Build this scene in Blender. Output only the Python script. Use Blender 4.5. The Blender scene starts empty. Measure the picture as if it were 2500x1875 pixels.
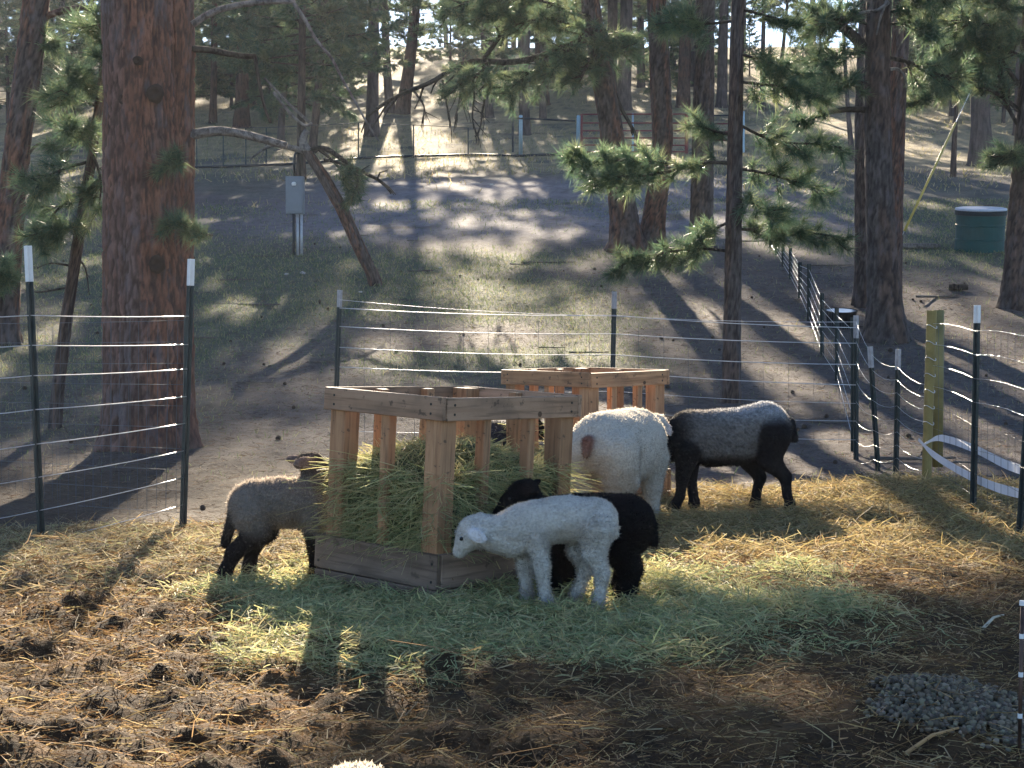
import bpy, math, random
import numpy as np
R = math.radians
rng = np.random.default_rng(11)
random.seed(11)
scene = bpy.context.scene
COL = scene.collection

# ------------------------------------------------------------------ camera
CAM_H = 1.11
FPX = 4000.0                       # focal length in pixels of the 2500 px wide photograph
PITCH = math.atan(177.5 / FPX)
cam_d = bpy.data.cameras.new('camera')
cam = bpy.data.objects.new('camera', cam_d)
COL.objects.link(cam)
cam_d.sensor_width = 36.0
cam_d.lens = 36.0 * FPX / 2500.0
cam_d.clip_start = 0.05
cam_d.clip_end = 1500.0
cam.location = (0, 0, CAM_H)
cam.rotation_euler = (R(90) - PITCH, 0, 0)
scene.camera = cam
# ------------------------------------------------------------------ light
SUN_EL, SUN_AZ = 21.0, -3.0        # azimuth from +Y, negative = towards -X
w = bpy.data.worlds.new('World')
scene.world = w
w.use_nodes = True
nt = w.node_tree
bg = nt.nodes['Background']
sky = nt.nodes.new('ShaderNodeTexSky')
sky.sky_type = 'NISHITA'
sky.sun_disc = False
sky.sun_elevation = R(SUN_EL)
sky.sun_rotation = R(SUN_AZ)
sky.altitude = 2000
sky.air_density = 1.0
sky.dust_density = .7
sky.ozone_density = 3.0
nt.links.new(sky.outputs[0], bg.inputs[0])
bg.inputs[1].default_value = 0.056
sd = bpy.data.lights.new('sun', 'SUN')
sun = bpy.data.objects.new('sun', sd)
COL.objects.link(sun)
sd.energy = 5.0
sd.angle = R(0.5)
sd.color = (1.0, 0.86, 0.66)
ce, se = math.cos(R(SUN_EL)), math.sin(R(SUN_EL))
SUNDIR = np.array([math.sin(R(SUN_AZ)) * ce, math.cos(R(SUN_AZ)) * ce, se])
from mathutils import Vector, Matrix
sun.rotation_euler = Vector(-SUNDIR).to_track_quat('-Z', 'Y').to_euler()
sun.location = (0, 0, 40)
scene.view_settings.view_transform = 'Standard'
scene.view_settings.look = 'None'
scene.view_settings.gamma = 1.0
scene.view_settings.use_curve_mapping = False
scene.view_settings.exposure = 2.4
HAZE = .00035
scene.render.engine = 'CYCLES'
scene.cycles.use_denoising = True
scene.cycles.max_bounces = 8
scene.cycles.volume_bounces = 0
scene.cycles.transparent_max_bounces = 8
scene.cycles.diffuse_bounces = 4
scene.cycles.glossy_bounces = 2
scene.cycles.transmission_bounces = 4
scene.cycles.sample_clamp_indirect = 6.0

# ------------------------------------------------------------------ noise
def _hash(ix, iy, iz, s):
    h = (ix.astype(np.int64) * 374761393 + iy.astype(np.int64) * 668265263 + iz.astype(np.int64) * 2147483647 + s * 974634777) & 0xFFFFFFFF
    h = ((h ^ (h >> 13)) * 1274126177) & 0xFFFFFFFF
    h = (h ^ (h >> 16)) & 0xFFFFFFFF
    return h / 4294967295.0
def vnoise(x, y, z=None, s=0):
    """value noise in 0..1"""
    x = np.asarray(x, float); y = np.asarray(y, float)
    z = np.zeros_like(x) if z is None else np.asarray(z, float)
    x0, y0, z0 = np.floor(x), np.floor(y), np.floor(z)
    fx, fy, fz = x - x0, y - y0, z - z0
    fx = fx * fx * (3 - 2 * fx); fy = fy * fy * (3 - 2 * fy); fz = fz * fz * (3 - 2 * fz)
    r = 0
    for dx in (0, 1):
        wx = fx if dx else 1 - fx
        for dy in (0, 1):
            wy = fy if dy else 1 - fy
            for dz in (0, 1):
                if dz and not fz.any():
                    continue
                wz = fz if dz else 1 - fz
                r = r + wx * wy * wz * _hash(x0 + dx, y0 + dy, z0 + dz, s)
    return r
def fbm(x, y, z=None, s=0, octv=4):
    a, t, n = 1.0, 0.0, 0.0
    x = np.asarray(x, float); y = np.asarray(y, float)
    f = 1.0
    for o in range(octv):
        t = t + a * vnoise(x * f, y * f, None if z is None else z * f, s + o * 17)
        n += a; a *= 0.5; f *= 2.03
    return t / n
def worley(x, y, s=0):
    """F1, F2 and cell id of a jittered lattice"""
    x0, y0 = np.floor(x), np.floor(y)
    f1 = np.full(x.shape, 9.0); f2 = np.full(x.shape, 9.0); cid = np.zeros(x.shape)
    zz = np.zeros_like(x0)
    for dx in (-1, 0, 1):
        for dy in (-1, 0, 1):
            cx, cy = x0 + dx, y0 + dy
            px = cx + _hash(cx, cy, zz, s); py = cy + _hash(cx, cy, zz, s + 5)
            d = np.hypot(x - px, y - py)
            n = d < f1
            f2 = np.where(n, f1, np.minimum(f2, d))
            cid = np.where(n, _hash(cx, cy, zz, s + 9), cid)
            f1 = np.where(n, d, f1)
    return f1, f2, cid
def sstep(a, b, x):
    t = np.clip((x - a) / (b - a), 0, 1)
    return t * t * (3 - 2 * t)

# ------------------------------------------------------------------ terrain function
_ky = np.array([-30, 3, 6.5, 8.8, 10.5, 12.3, 14, 15.5, 20, 25, 29, 39, 58, 72, 92, 110, 130, 260.])
_kz = np.array([0, 0, 0, -.06, -.06, 0, .12, .257, .76, 1.52, 2.11, 3.65, 6.6, 9.4, 14, 18.7, 21.0, 24.0])
_gy = np.arange(-30, 260, .2)
_gz = np.interp(_gy, _ky, _kz)
_ker = np.hanning(17); _ker /= _ker.sum()
_gz = np.convolve(np.pad(_gz, 8, mode='edge'), _ker, 'valid')
def hmac(x, y):
    x = np.asarray(x, float); y = np.asarray(y, float)
    z = np.interp(y, _gy, _gz)
    z = z + (fbm(x * .16 + 40, y * .16, s=3, octv=2) - .5) * .16 * sstep(12, 20, y)
    z = z + .10 * np.exp(-((x - 2.55) / .9) ** 2 - ((y - 9.9) / .9) ** 2)        # straw heap in the pen's corner
    z = z + .05 * np.exp(-((x + 2.0) / .9) ** 2 - ((y - 7.5) / .7) ** 2)
    z = z + .06 * np.exp(-((x - 1.19) / .2) ** 2 - ((y - 4.5) / .24) ** 2)         # dropping heap
    return z
def hay_mask(x, y):
    d = np.sqrt(((x - .10) / 1.22) ** 2 + ((y - 6.35) / 1.32) ** 2) + (fbm(x * 2.3, y * 2.3, s=21, octv=4) - .5) * .95
    return 1 - sstep(.62, 1.2, d)
def pen_mask(x, y):
    n = (fbm(x * 1.5, y * 1.5, s=31, octv=3) - .5) * .8
    back = 8.6 + 1.9 * sstep(-.6, 1.2, x) + n
    return 1 - sstep(back - .25, back + .35, y)
def hgt(x, y):
    x = np.asarray(x, float); y = np.asarray(y, float)
    z = hmac(x, y)
    pm = pen_mask(x, y)
    hm = hay_mask(x, y)
    f1, f2, _ = worley(x * 5.2 + .35 * fbm(x * 9, y * 9, s=4), y * 5.2, s=8)
    clod = np.clip(.75 - f1, 0, 1)
    left = sstep(.5, -.4, x)
    amp = pm * (1 - hm) * (.25 + .75 * left) * sstep(9, 6.5, y)
    z = z + amp * (clod * .085 - .025 + (fbm(x * 14, y * 14, s=6, octv=4) - .5) * .065)
    z = z + pm * hm * (fbm(x * 5, y * 5, s=12, octv=3) - .45) * .07
    z = z + pm * (fbm(x * 3, y * 3, s=13, octv=2) - .5) * .05
    z = z + (1 - pm) * (fbm(x * 4, y * 4, s=14, octv=3) - .5) * .045
    return z

# ------------------------------------------------------------------ photograph pixel -> place
_cp, _sp = math.cos(PITCH), math.sin(PITCH)
def W(px, py, d):
    """the point at distance d (along +Y) that the photograph shows at pixel (px, py)"""
    u, v = (px - 1250.0) / FPX, (937.5 - py) / FPX
    y = _cp + v * _sp; z = v * _cp - _sp
    return np.array([u * d / y, d, CAM_H + z * d / y])
def G(px, py):
    """the ground point at pixel (px, py)"""
    ds = np.geomspace(2.2, 200, 4000)
    u, v = (px - 1250.0) / FPX, (937.5 - py) / FPX
    y = _cp + v * _sp; z = v * _cp - _sp
    zz = CAM_H + z / y * ds
    b = np.nonzero(zz <= hmac(u / y * ds, ds))[0]
    d = ds[b[0]] if len(b) else 150.0
    return np.array([u / y * d, d, float(hgt(np.array([u / y * d]), np.array([d]))[0])])
def GH(x, y):
    return float(hgt(np.array([x]), np.array([y]))[0])

# ------------------------------------------------------------------ mesh building
class MB:
    """collects vertices, polygons and colours for one mesh"""
    def __init__(s):
        s.v, s.q, s.t, s.c, s.n = [], [], [], [], 0
        s.qm, s.tm = [], []
    def add(s, v, quads=None, tris=None, col=None, mat=0):
        v = np.asarray(v, float).reshape(-1, 3)
        if quads is not None and len(quads):
            q = np.asarray(quads, np.int64).reshape(-1, 4) + s.n
            s.q.append(q); s.qm.append(np.full(len(q), mat))
        if tris is not None and len(tris):
            t = np.asarray(tris, np.int64).reshape(-1, 3) + s.n
            s.t.append(t); s.tm.append(np.full(len(t), mat))
        s.v.append(v)
        c = np.ones((len(v), 3)) if col is None else np.broadcast_to(np.asarray(col, float), (len(v), 3))
        s.c.append(c)
        s.n += len(v)
    def box(s, lo, hi, M=None, col=None, mat=0, bev=0.0, jit=0.0):
        (x0, y0, z0), (x1, y1, z1) = lo, hi
        b = min(bev, (x1 - x0) / 3, (y1 - y0) / 3, (z1 - z0) / 3)
        if b <= 0:
            v = np.array([[x0, y0, z0], [x1, y0, z0], [x1, y1, z0], [x0, y1, z0], [x0, y0, z1], [x1, y0, z1], [x1, y1, z1], [x0, y1, z1]])
            q = [[0, 3, 2, 1], [4, 5, 6, 7], [0, 1, 5, 4], [1, 2, 6, 5], [2, 3, 7, 6], [3, 0, 4, 7]]
            t = []
        else:
            c = np.array([[x0, y0, z0], [x1, y0, z0], [x1, y1, z0], [x0, y1, z0], [x0, y0, z1], [x1, y0, z1], [x1, y1, z1], [x0, y1, z1]])
            sg = np.sign(c - (np.array(lo) + np.array(hi)) / 2)
            v = []
            for i in range(8):
                for a in range(3):
                    o = c[i] - sg[i] * b
                    o[a] = c[i][a]
                    v.append(o)
            v = np.array(v)
            I = lambda i, a: i * 3 + a
            q = [[I(0, 2), I(3, 2), I(2, 2), I(1, 2)], [I(4, 2), I(5, 2), I(6, 2), I(7, 2)],
                 [I(0, 1), I(1, 1), I(5, 1), I(4, 1)], [I(3, 1), I(7, 1), I(6, 1), I(2, 1)],
                 [I(0, 0), I(4, 0), I(7, 0), I(3, 0)], [I(1, 0), I(2, 0), I(6, 0), I(5, 0)]]
            for (i, j, a) in ((0, 1, 0), (3, 2, 0), (4, 5, 0), (7, 6, 0), (0, 3, 1), (1, 2, 1), (4, 7, 1), (5, 6, 1), (0, 4, 2), (1, 5, 2), (2, 6, 2), (3, 7, 2)):
                p, r = [k for k in range(3) if k != a]
                q.append([I(i, p), I(j, p), I(j, r), I(i, r)])
            t = [[I(i, 0), I(i, 1), I(i, 2)] for i in range(8)]
        if jit:
            v = v + rng.normal(0, jit, v.shape)
        if M is not None:
            M = np.array(M)
            v = v @ M[:3, :3].T + M[:3, 3]
        s.add(v, q, t, col, mat)
    def tube(s, P, rad, sides=8, col=None, mat=0, cap=True, squash=None):
        P = np.asarray(P, float)
        n = len(P)
        rad = np.broadcast_to(np.asarray(rad, float), (n,))
        T = np.gradient(P, axis=0)
        T /= np.linalg.norm(T, axis=1)[:, None] + 1e-12
        ref = np.array([0, 0, 1.]) if abs(T[0][2]) < .9 else np.array([1., 0, 0])
        V = []
        a = np.arange(sides) / sides * 2 * math.pi
        for i in range(n):
            u = ref - T[i] * ref.dot(T[i])
            u /= np.linalg.norm(u) + 1e-12
            ref = u
            vv = np.cross(T[i], u)
            V.append(P[i] + rad[i] * (np.cos(a)[:, None] * u + np.sin(a)[:, None] * vv))
        V = np.concatenate(V)
        i = np.arange(n - 1)[:, None]; j = np.arange(sides)[None, :]; k = (j + 1) % sides
        q = np.stack([i * sides + j, i * sides + k, (i + 1) * sides + k, (i + 1) * sides + j], -1).reshape(-1, 4)
        t = []
        if cap:
            V = np.concatenate([V, P[:1], P[-1:]])
            c0, c1 = n * sides, n * sides + 1
            for b in range(sides):
                t.append([c0, (b + 1) % sides, b])
                t.append([c1, (n - 1) * sides + b, (n - 1) * sides + (b + 1) % sides])
        s.add(V, q, t, col, mat)
    def mesh(s, name, mats, smooth=False):
        me = bpy.data.meshes.new(name)
        V = np.concatenate(s.v) if s.v else np.zeros((0, 3))
        C = np.concatenate(s.c)
        qs = np.concatenate(s.q) if s.q else np.zeros((0, 4), np.int64)
        ts = np.concatenate(s.t) if s.t else np.zeros((0, 3), np.int64)
        mi = np.concatenate([np.concatenate(s.qm) if s.qm else np.zeros(0), np.concatenate(s.tm) if s.tm else np.zeros(0)]).astype(np.int32)
        me.vertices.add(len(V))
        me.vertices.foreach_set('co', V.astype(np.float32).ravel())
        loops = np.concatenate([qs.ravel(), ts.ravel()]).astype(np.int32)
        me.loops.add(len(loops))
        me.loops.foreach_set('vertex_index', loops)
        nq, ntr = len(qs), len(ts)
        st = np.concatenate([np.arange(nq) * 4, nq * 4 + np.arange(ntr) * 3]).astype(np.int32)
        tot = np.concatenate([np.full(nq, 4), np.full(ntr, 3)]).astype(np.int32)
        me.polygons.add(nq + ntr)
        me.polygons.foreach_set('loop_start', st)
        me.polygons.foreach_set('loop_total', tot)
        me.polygons.foreach_set('material_index', mi)
        me.polygons.foreach_set('use_smooth', np.full(nq + ntr, smooth))
        at = me.color_attributes.new('col', 'FLOAT_COLOR', 'POINT')
        at.data.foreach_set('color', np.concatenate([C, np.ones((len(C), 1))], 1).astype(np.float32).ravel())
        for m in (mats if isinstance(mats, (list, tuple)) else [mats]):
            me.materials.append(m)
        me.update()
        me.validate()
        return me
    def build(s, name, mats, parent=None, smooth=False, loc=None):
        return obj(name, s.mesh(name, mats, smooth), parent, loc)

def obj(name, me, parent=None, loc=None):
    o = bpy.data.objects.new(name, me)
    COL.objects.link(o)
    if parent is not None:
        o.parent = parent
    if loc is not None:
        o.location = loc
    return o
def tag(o, label=None, cat=None, group=None, kind=None):
    if label: o['label'] = label
    if cat: o['category'] = cat
    if group: o['group'] = group
    if kind: o['kind'] = kind
    return o
def thing(name, label, cat, loc=(0, 0, 0), rz=0.0, group=None):
    o = bpy.data.objects.new(name, None)
    COL.objects.link(o)
    o.empty_display_size = .2
    o.location = loc
    o.rotation_euler = (0, 0, rz)
    return tag(o, label, cat, group)

# ------------------------------------------------------------------ materials
def mat(name):
    m = bpy.data.materials.new(name)
    m.use_nodes = True
    n = m.node_tree
    n.nodes.clear()
    return m, n, n.nodes, n.links
def N(nt, typ, **kw):
    n = nt.nodes.new(typ)
    ins = kw.pop('ins', {})
    for k, v in kw.items():
        setattr(n, k, v)
    for k, v in ins.items():
        if hasattr(v, 'node'):
            nt.links.new(v, n.inputs[k])
        else:
            n.inputs[k].default_value = v
    return n
def ramp(nt, fac, stops):
    r = nt.nodes.new('ShaderNodeValToRGB')
    e = r.color_ramp.elements
    while len(e) < len(stops):
        e.new(.5)
    for i, (p, c) in enumerate(stops):
        e[i].position = p
        e[i].color = (*c, 1) if len(c) == 3 else c
    nt.links.new(fac, r.inputs[0])
    return r.outputs[0]
def mixc(nt, a, b, f, mode='MIX'):
    m = N(nt, 'ShaderNodeMix', data_type='RGBA', blend_type=mode)
    for k, v in ((0, f), (6, a), (7, b)):
        if hasattr(v, 'node'):
            nt.links.new(v, m.inputs[k])
        else:
            m.inputs[k].default_value = v if k == 0 else ((*v, 1) if len(v) == 3 else v)
    return m.outputs[2]
def noise(nt, vec, scale, detail=4, rough=.6):
    n = N(nt, 'ShaderNodeTexNoise', ins={'Scale': scale, 'Detail': detail, 'Roughness': rough})
    if vec is not None:
        nt.links.new(vec, n.inputs['Vector'])
    return n.outputs[0]
def coord(nt, which='Object', scale=None):
    t = N(nt, 'ShaderNodeTexCoord').outputs[which]
    if scale is None:
        return t
    m = N(nt, 'ShaderNodeMapping', ins={'Vector': t})
    m.inputs['Scale'].default_value = scale
    return m.outputs[0]
def bump(nt, h, strength=.5, dist=.01):
    return N(nt, 'ShaderNodeBump', ins={'Height': h, 'Strength': strength, 'Distance': dist}).outputs[0]
def finish(nt, col, rough=.8, normal=None, metallic=0.0, spec=.3, transl=0.0, sheen=0.0):
    p = N(nt, 'ShaderNodeBsdfPrincipled', ins={'Roughness': rough, 'Metallic': metallic, 'Specular IOR Level': spec})
    if hasattr(col, 'node'):
        nt.links.new(col, p.inputs['Base Color'])
    else:
        p.inputs['Base Color'].default_value = (*col, 1)
    if normal is not None:
        nt.links.new(normal, p.inputs['Normal'])
    if sheen:
        p.inputs['Sheen Weight'].default_value = sheen
        p.inputs['Sheen Roughness'].default_value = .45
    sh = p.outputs[0]
    if transl:
        t = N(nt, 'ShaderNodeBsdfTranslucent')
        if hasattr(col, 'node'):
            nt.links.new(col, t.inputs[0])
        else:
            t.inputs[0].default_value = (*col, 1)
        mx = N(nt, 'ShaderNodeMixShader', ins={0: transl, 1: sh, 2: t.outputs[0]})
        sh = mx.outputs[0]
    o = N(nt, 'ShaderNodeOutputMaterial')
    nt.links.new(sh, o.inputs[0])
def vcol(nt):
    return N(nt, 'ShaderNodeAttribute', attribute_name='col').outputs[0]

def make_strand(name, transl, rough=.5, spec=.3):
    m, n, _, _ = mat(name)
    finish(n, vcol(n), rough, None, 0, spec, transl)
    return m
M_hay = make_strand('hay_strand', .45, .65, .12)
M_straw = make_strand('straw_strand', .4, .7, .08)
M_grass = make_strand('grass_blade', .5, .6, .12)
M_needle = make_strand('pine_needle', .55, .45, .35)
M_fuzz = make_strand('wool_fibre', .6, .6, .2)

def make_bark(name, a, b, c, zs=.16, sc=26.0):
    m, n, _, _ = mat(name)
    v = coord(n, 'Object', (1, 1, zs))
    v2 = coord(n, 'Object', (1, 1, zs * 1.6))
    n1 = noise(n, v, sc, 5, .65)
    n3 = noise(n, v2, sc * .45, 4, .6)
    n2 = noise(n, coord(n), 1.7, 3)
    fur = ramp(n, n3, [(.36, (0, 0, 0)), (.52, (1, 1, 1))])
    base = mixc(n, a, b, ramp(n, n2, [(.35, (0, 0, 0)), (.65, (1, 1, 1))]))
    base = mixc(n, base, ramp(n, n1, [(.25, (.22, .22, .22)), (.75, (.8, .8, .8))]), .8, 'OVERLAY')
    col = mixc(n, c, base, mixc(n, (.25, .25, .25), (1, 1, 1), fur))
    hh = N(n, 'ShaderNodeMath', operation='ADD', ins={0: fur, 1: n1}).outputs[0]
    finish(n, col, .92, bump(n, hh, .85, .025), spec=.12)
    return m
M_bark = make_bark('bark_grey_brown', (.085, .06, .05), (.105, .07, .055), (.03, .023, .02))
M_bark_red = make_bark('bark_red_brown', (.125, .068, .05), (.085, .06, .052), (.035, .024, .021))
M_bark_far = make_bark('bark_far', (.105, .08, .075), (.085, .07, .068), (.045, .036, .034), sc=16)
M_twig = make_bark('twig_bark', (.06, .05, .042), (.085, .065, .05), (.03, .025, .02), sc=40)
M_dead = make_bark('dead_wood', (.19, .165, .15), (.25, .22, .20), (.09, .075, .07), sc=50, zs=.5)

def make_bark_plate():
    m, n, _, _ = mat('ponderosa_bark')
    v = coord(n, 'Object', (1, 1, .35))
    n1 = noise(n, v, 45, 6, .65)
    n2 = noise(n, v, 12, 4)
    col = mixc(n, vcol(n), (.5, .5, .5), .0)
    col = mixc(n, col, ramp(n, n1, [(.25, (.2, .2, .2)), (.75, (.8, .8, .8))]), .55, 'OVERLAY')
    col = mixc(n, col, (.14, .12, .125), ramp(n, n2, [(.52, (0, 0, 0)), (.7, (.55, .55, .55))]))
    finish(n, col, .88, bump(n, n1, .6, .012), spec=.15)
    return m
M_plate = make_bark_plate()

def make_wood(name, a, b, axis):
    m, n, _, _ = mat(name)
    sc = [28, 28, 28]; sc[axis] = 1.6
    v = coord(n, 'Object', tuple(sc))
    oi = N(n, 'ShaderNodeObjectInfo').outputs['Random']
    vs = N(n, 'ShaderNodeVectorMath', operation='ADD', ins={0: v})
    cb = N(n, 'ShaderNodeCombineXYZ', ins={0: N(n, 'ShaderNodeMath', operation='MULTIPLY', ins={0: oi, 1: 37.0}).outputs[0], 1: N(n, 'ShaderNodeMath', operation='MULTIPLY', ins={0: oi, 1: 91.0}).outputs[0]})
    n.links.new(cb.outputs[0], vs.inputs[1])
    g = noise(n, vs.outputs[0], 1.0, 5, .6)
    w2 = noise(n, coord(n), 4, 4)
    col = mixc(n, a, b, ramp(n, g, [(.3, (0, 0, 0)), (.62, (1, 1, 1))]))
    col = mixc(n, col, tuple(x * .55 for x in b), ramp(n, noise(n, vs.outputs[0], 2.3, 3, .5), [(.52, (0, 0, 0)), (.66, (.75, .75, .75))]))
    col = mixc(n, col, mixc(n, col, (.10, .07, .05), .7), ramp(n, w2, [(.46, (0, 0, 0)), (.74, (.9, .9, .9))]))
    hv = N(n, 'ShaderNodeHueSaturation', ins={'Color': col, 'Value': N(n, 'ShaderNodeMapRange', ins={0: oi, 3: .72, 4: 1.15}).outputs[0]}).outputs[0]
    # dirt flecks
    fl = noise(n, coord(n), 26, 3)
    hv = mixc(n, hv, (.07, .05, .035), ramp(n, fl, [(.62, (0, 0, 0)), (.68, (.75, .75, .75))]))
    finish(n, hv, .7, bump(n, g, .25, .004), spec=.25)
    return m
WOOD = [make_wood('pine_lumber_%s' % 'xyz'[a], (.47, .265, .14), (.35, .18, .09), a) for a in range(3)]
WOOD_OLD = [make_wood('soiled_lumber_%s' % 'xyz'[a], (.33, .225, .165), (.23, .15, .105), a) for a in range(3)]

WOOD_GREY = [make_wood('weathered_lumber_%s' % 'xyz'[a], (.47, .30, .195), (.36, .215, .13), a) for a in range(3)]

def make_plain(name, col, rough=.5, metallic=0.0, spec=.4, var=.25, sc=20, bmp=.0):
    m, n, _, _ = mat(name)
    f = noise(n, coord(n), sc, 4)
    c = mixc(n, tuple(x * (1 - var) for x in col), tuple(min(1, x * (1 + var)) for x in col), ramp(n, f, [(.3, (0, 0, 0)), (.7, (1, 1, 1))]))
    finish(n, c, rough, bump(n, f, bmp, .004) if bmp else None, metallic, spec)
    return m
M_post = make_plain('green_black_paint', (.028, .036, .036), .45, .3)
M_tip = make_plain('white_post_paint', (.72, .72, .72), .5, var=.1)
M_tip_old = make_plain('weathered_white_paint', (.36, .35, .36), .7, var=.3)
M_wire = make_plain('galvanised_wire', (.62, .62, .64), .32, 1.0, var=.15)
M_wire_dark = make_plain('dull_mesh_wire', (.10, .105, .12), .5, .8, var=.2)
M_screw = make_plain('screw_steel', (.03, .028, .026), .5, .6)
M_box = make_plain('grey_enamel', (.15, .175, .21), .45, .1, var=.08, sc=5)
M_conduit = make_plain('conduit_grey', (.40, .42, .46), .4, .3, var=.15)
M_cable = make_plain('black_cable', (.012, .012, .013), .5)
M_ceramic = make_plain('white_ceramic', (.75, .75, .75), .3, var=.05)
M_green = make_plain('green_plastic', (.003, .058, .058), .5, 0, .25, var=.15, sc=6)
M_lid = make_plain('pale_lid', (.42, .45, .55), .35, 0, .5, var=.12, sc=6)
M_black = make_plain('black_rubber', (.005, .0055, .007), .7, 0, .15)
M_water = make_plain('tub_water', (.10, .11, .13), .05, 0, .8, var=.05)
M_yellow = make_plain('yellow_sleeve', (.50, .36, .08), .5, var=.15, sc=14)
M_yellowpost = make_plain('faded_yellow_paint', (.22, .165, .05), .6, var=.25, sc=9, bmp=.2)
M_tape = make_plain('white_tape_plastic', (.68, .70, .76), .5, var=.06)
M_blue = make_plain('pale_blue_pipe', (.30, .42, .52), .45, .1, var=.15)
M_red = make_plain('rust_red_gate', (.17, .03, .03), .5, .1, var=.3)
M_pipe = make_plain('dark_pipe', (.035, .035, .04), .55, .3)
M_hoof = make_plain('hoof_horn', (.03, .025, .02), .6)
M_eye = make_plain('dark_eye', (.008, .006, .005), .12, 0, .7)
M_cone = make_plain('pine_cone_scale', (.055, .035, .022), .8, var=.4, sc=60, bmp=.5)
M_stick = make_plain('grey_stick', (.11, .09, .075), .85, var=.4, sc=30, bmp=.4)
M_stone = make_plain('pale_stone', (.42, .40, .38), .85, var=.2, sc=12, bmp=.4)
# ================================================================== GROUND
def ground_color(x, y):
    pm, hm = pen_mask(x, y), hay_mask(x, y)
    n1 = fbm(x * 1.1, y * 1.1, s=51, octv=4); n2 = fbm(x * 6, y * 6, s=52, octv=3); n3 = fbm(x * .33, y * .33, s=53, octv=3)
    c = lambda *a: np.array(a)[None, :]
    L = lambda a, b, t: a * (1 - t[:, None]) + b * t[:, None]
    muck = L(c(.058, .034, .017), c(.135, .078, .036), sstep(.35, .65, n2))
    straw = L(c(.20, .145, .075), c(.30, .215, .11), n2)
    pen = L(muck, straw, sstep(.3, 1.1, x) * sstep(6.6, 8.0, y))
    pen = L(pen, L(c(.17, .125, .085), c(.26, .20, .14), n2), sstep(-.8, -1.3, x) * sstep(6.3, 7.2, y))
    pen = L(pen, L(c(.13, .14, .07), c(.24, .235, .12), n2), hm)
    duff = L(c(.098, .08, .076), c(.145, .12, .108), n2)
    duff = L(duff, c(.085, .062, .042), .8 * sstep(13, 11, y) * sstep(1.5, 0, x))  # brown duff by the pen, darkened in place of shade
    grass = L(c(.07, .085, .058), c(.12, .13, .088), n2)
    bare = L(c(.17, .16, .18), c(.22, .205, .225), n2)
    dry = L(c(.24, .19, .115), c(.36, .29, .17), n2)
    gm = grass_mask(x, y)
    bm = sstep(29, 34, y) * sstep(50, 44, y) * sstep(9, 3, np.abs(x - 1)) * sstep(.25, .45, n1 + .1)
    o = L(duff, grass, gm * .8)
    o = L(o, bare, bm * .85)
    o = L(o, dry, sstep(46, 56, y) * sstep(.3, .55, n1 * .6 + n3 * .5))
    o = L(o, c(.07, .055, .045), .5 * sstep(.62, .72, n2) * (1 - pm))
    return L(o, pen, pm)
def grass_mask(x, y):
    n = fbm(x * .45, y * .3, s=61, octv=3)
    band = sstep(15.5, 18, y) * sstep(31, 28, y) * sstep(2.4, .6, x + (n - .5) * 3)
    right = .8 * sstep(24, 29, y) * sstep(5.0, 6.5, x) * sstep(44, 36, y)
    leftn = .5 * sstep(-2.2, -3.0, x) * sstep(12, 14, y) * sstep(34, 30, y)
    far = .55 * sstep(34, 40, y)
    return np.clip(np.maximum(np.maximum(band, right), np.maximum(leftn, far)) * sstep(.32, .55, n + .08), 0, 1)

yy = np.concatenate([np.array([-30, -20, -12, -7, -4, -2, -.5, .5, 1.5, 2.2]), 2.6 * (260 / 2.6) ** np.linspace(0, 1, 560)])
uu = np.linspace(-1, 1, 370)
uu = np.sign(uu) * (.55 * np.abs(uu) + .45 * np.abs(uu) ** 3)
hw = np.where(yy < 2.6, 8.0, 6.0 + .62 * np.maximum(yy, 0))
X = uu[None, :] * hw[:, None]
Y = np.repeat(yy[:, None], len(uu), 1)
Xf, Yf = X.ravel(), Y.ravel()
Zf = hgt(Xf, Yf)
ni, nj = X.shape
ii = np.arange(ni - 1)[:, None] * nj + np.arange(nj - 1)[None, :]
quads = np.stack([ii, ii + 1, ii + nj + 1, ii + nj], -1).reshape(-1, 4)
m, n, _, _ = mat('ground_soil')
gc = N(n, 'ShaderNodeNewGeometry').outputs['Position']
na = noise(n, gc, 9, 6, .7); nb = noise(n, gc, 55, 5, .7); nc = noise(n, gc, .9, 4)
col = mixc(n, vcol(n), ramp(n, na, [(.25, (.28, .28, .28)), (.75, (.74, .74, .74))]), .75, 'OVERLAY')
col = mixc(n, col, ramp(n, nb, [(.3, (.25, .25, .25)), (.7, (.8, .8, .8))]), .6, 'OVERLAY')
col = mixc(n, col, ramp(n, nc, [(.3, (.38, .38, .38)), (.7, (.62, .62, .62))]), .6, 'OVERLAY')
hh = N(n, 'ShaderNodeMath', operation='ADD', ins={0: na, 1: nb}).outputs[0]
finish(n, col, .92, bump(n, hh, .9, .03), spec=.12)
M_ground = m
g = MB()
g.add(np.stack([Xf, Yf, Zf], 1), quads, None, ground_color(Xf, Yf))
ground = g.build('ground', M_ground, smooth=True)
tag(ground, 'dry sloping ground of pine duff, thin grass and trampled manure', kind='structure')

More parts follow.
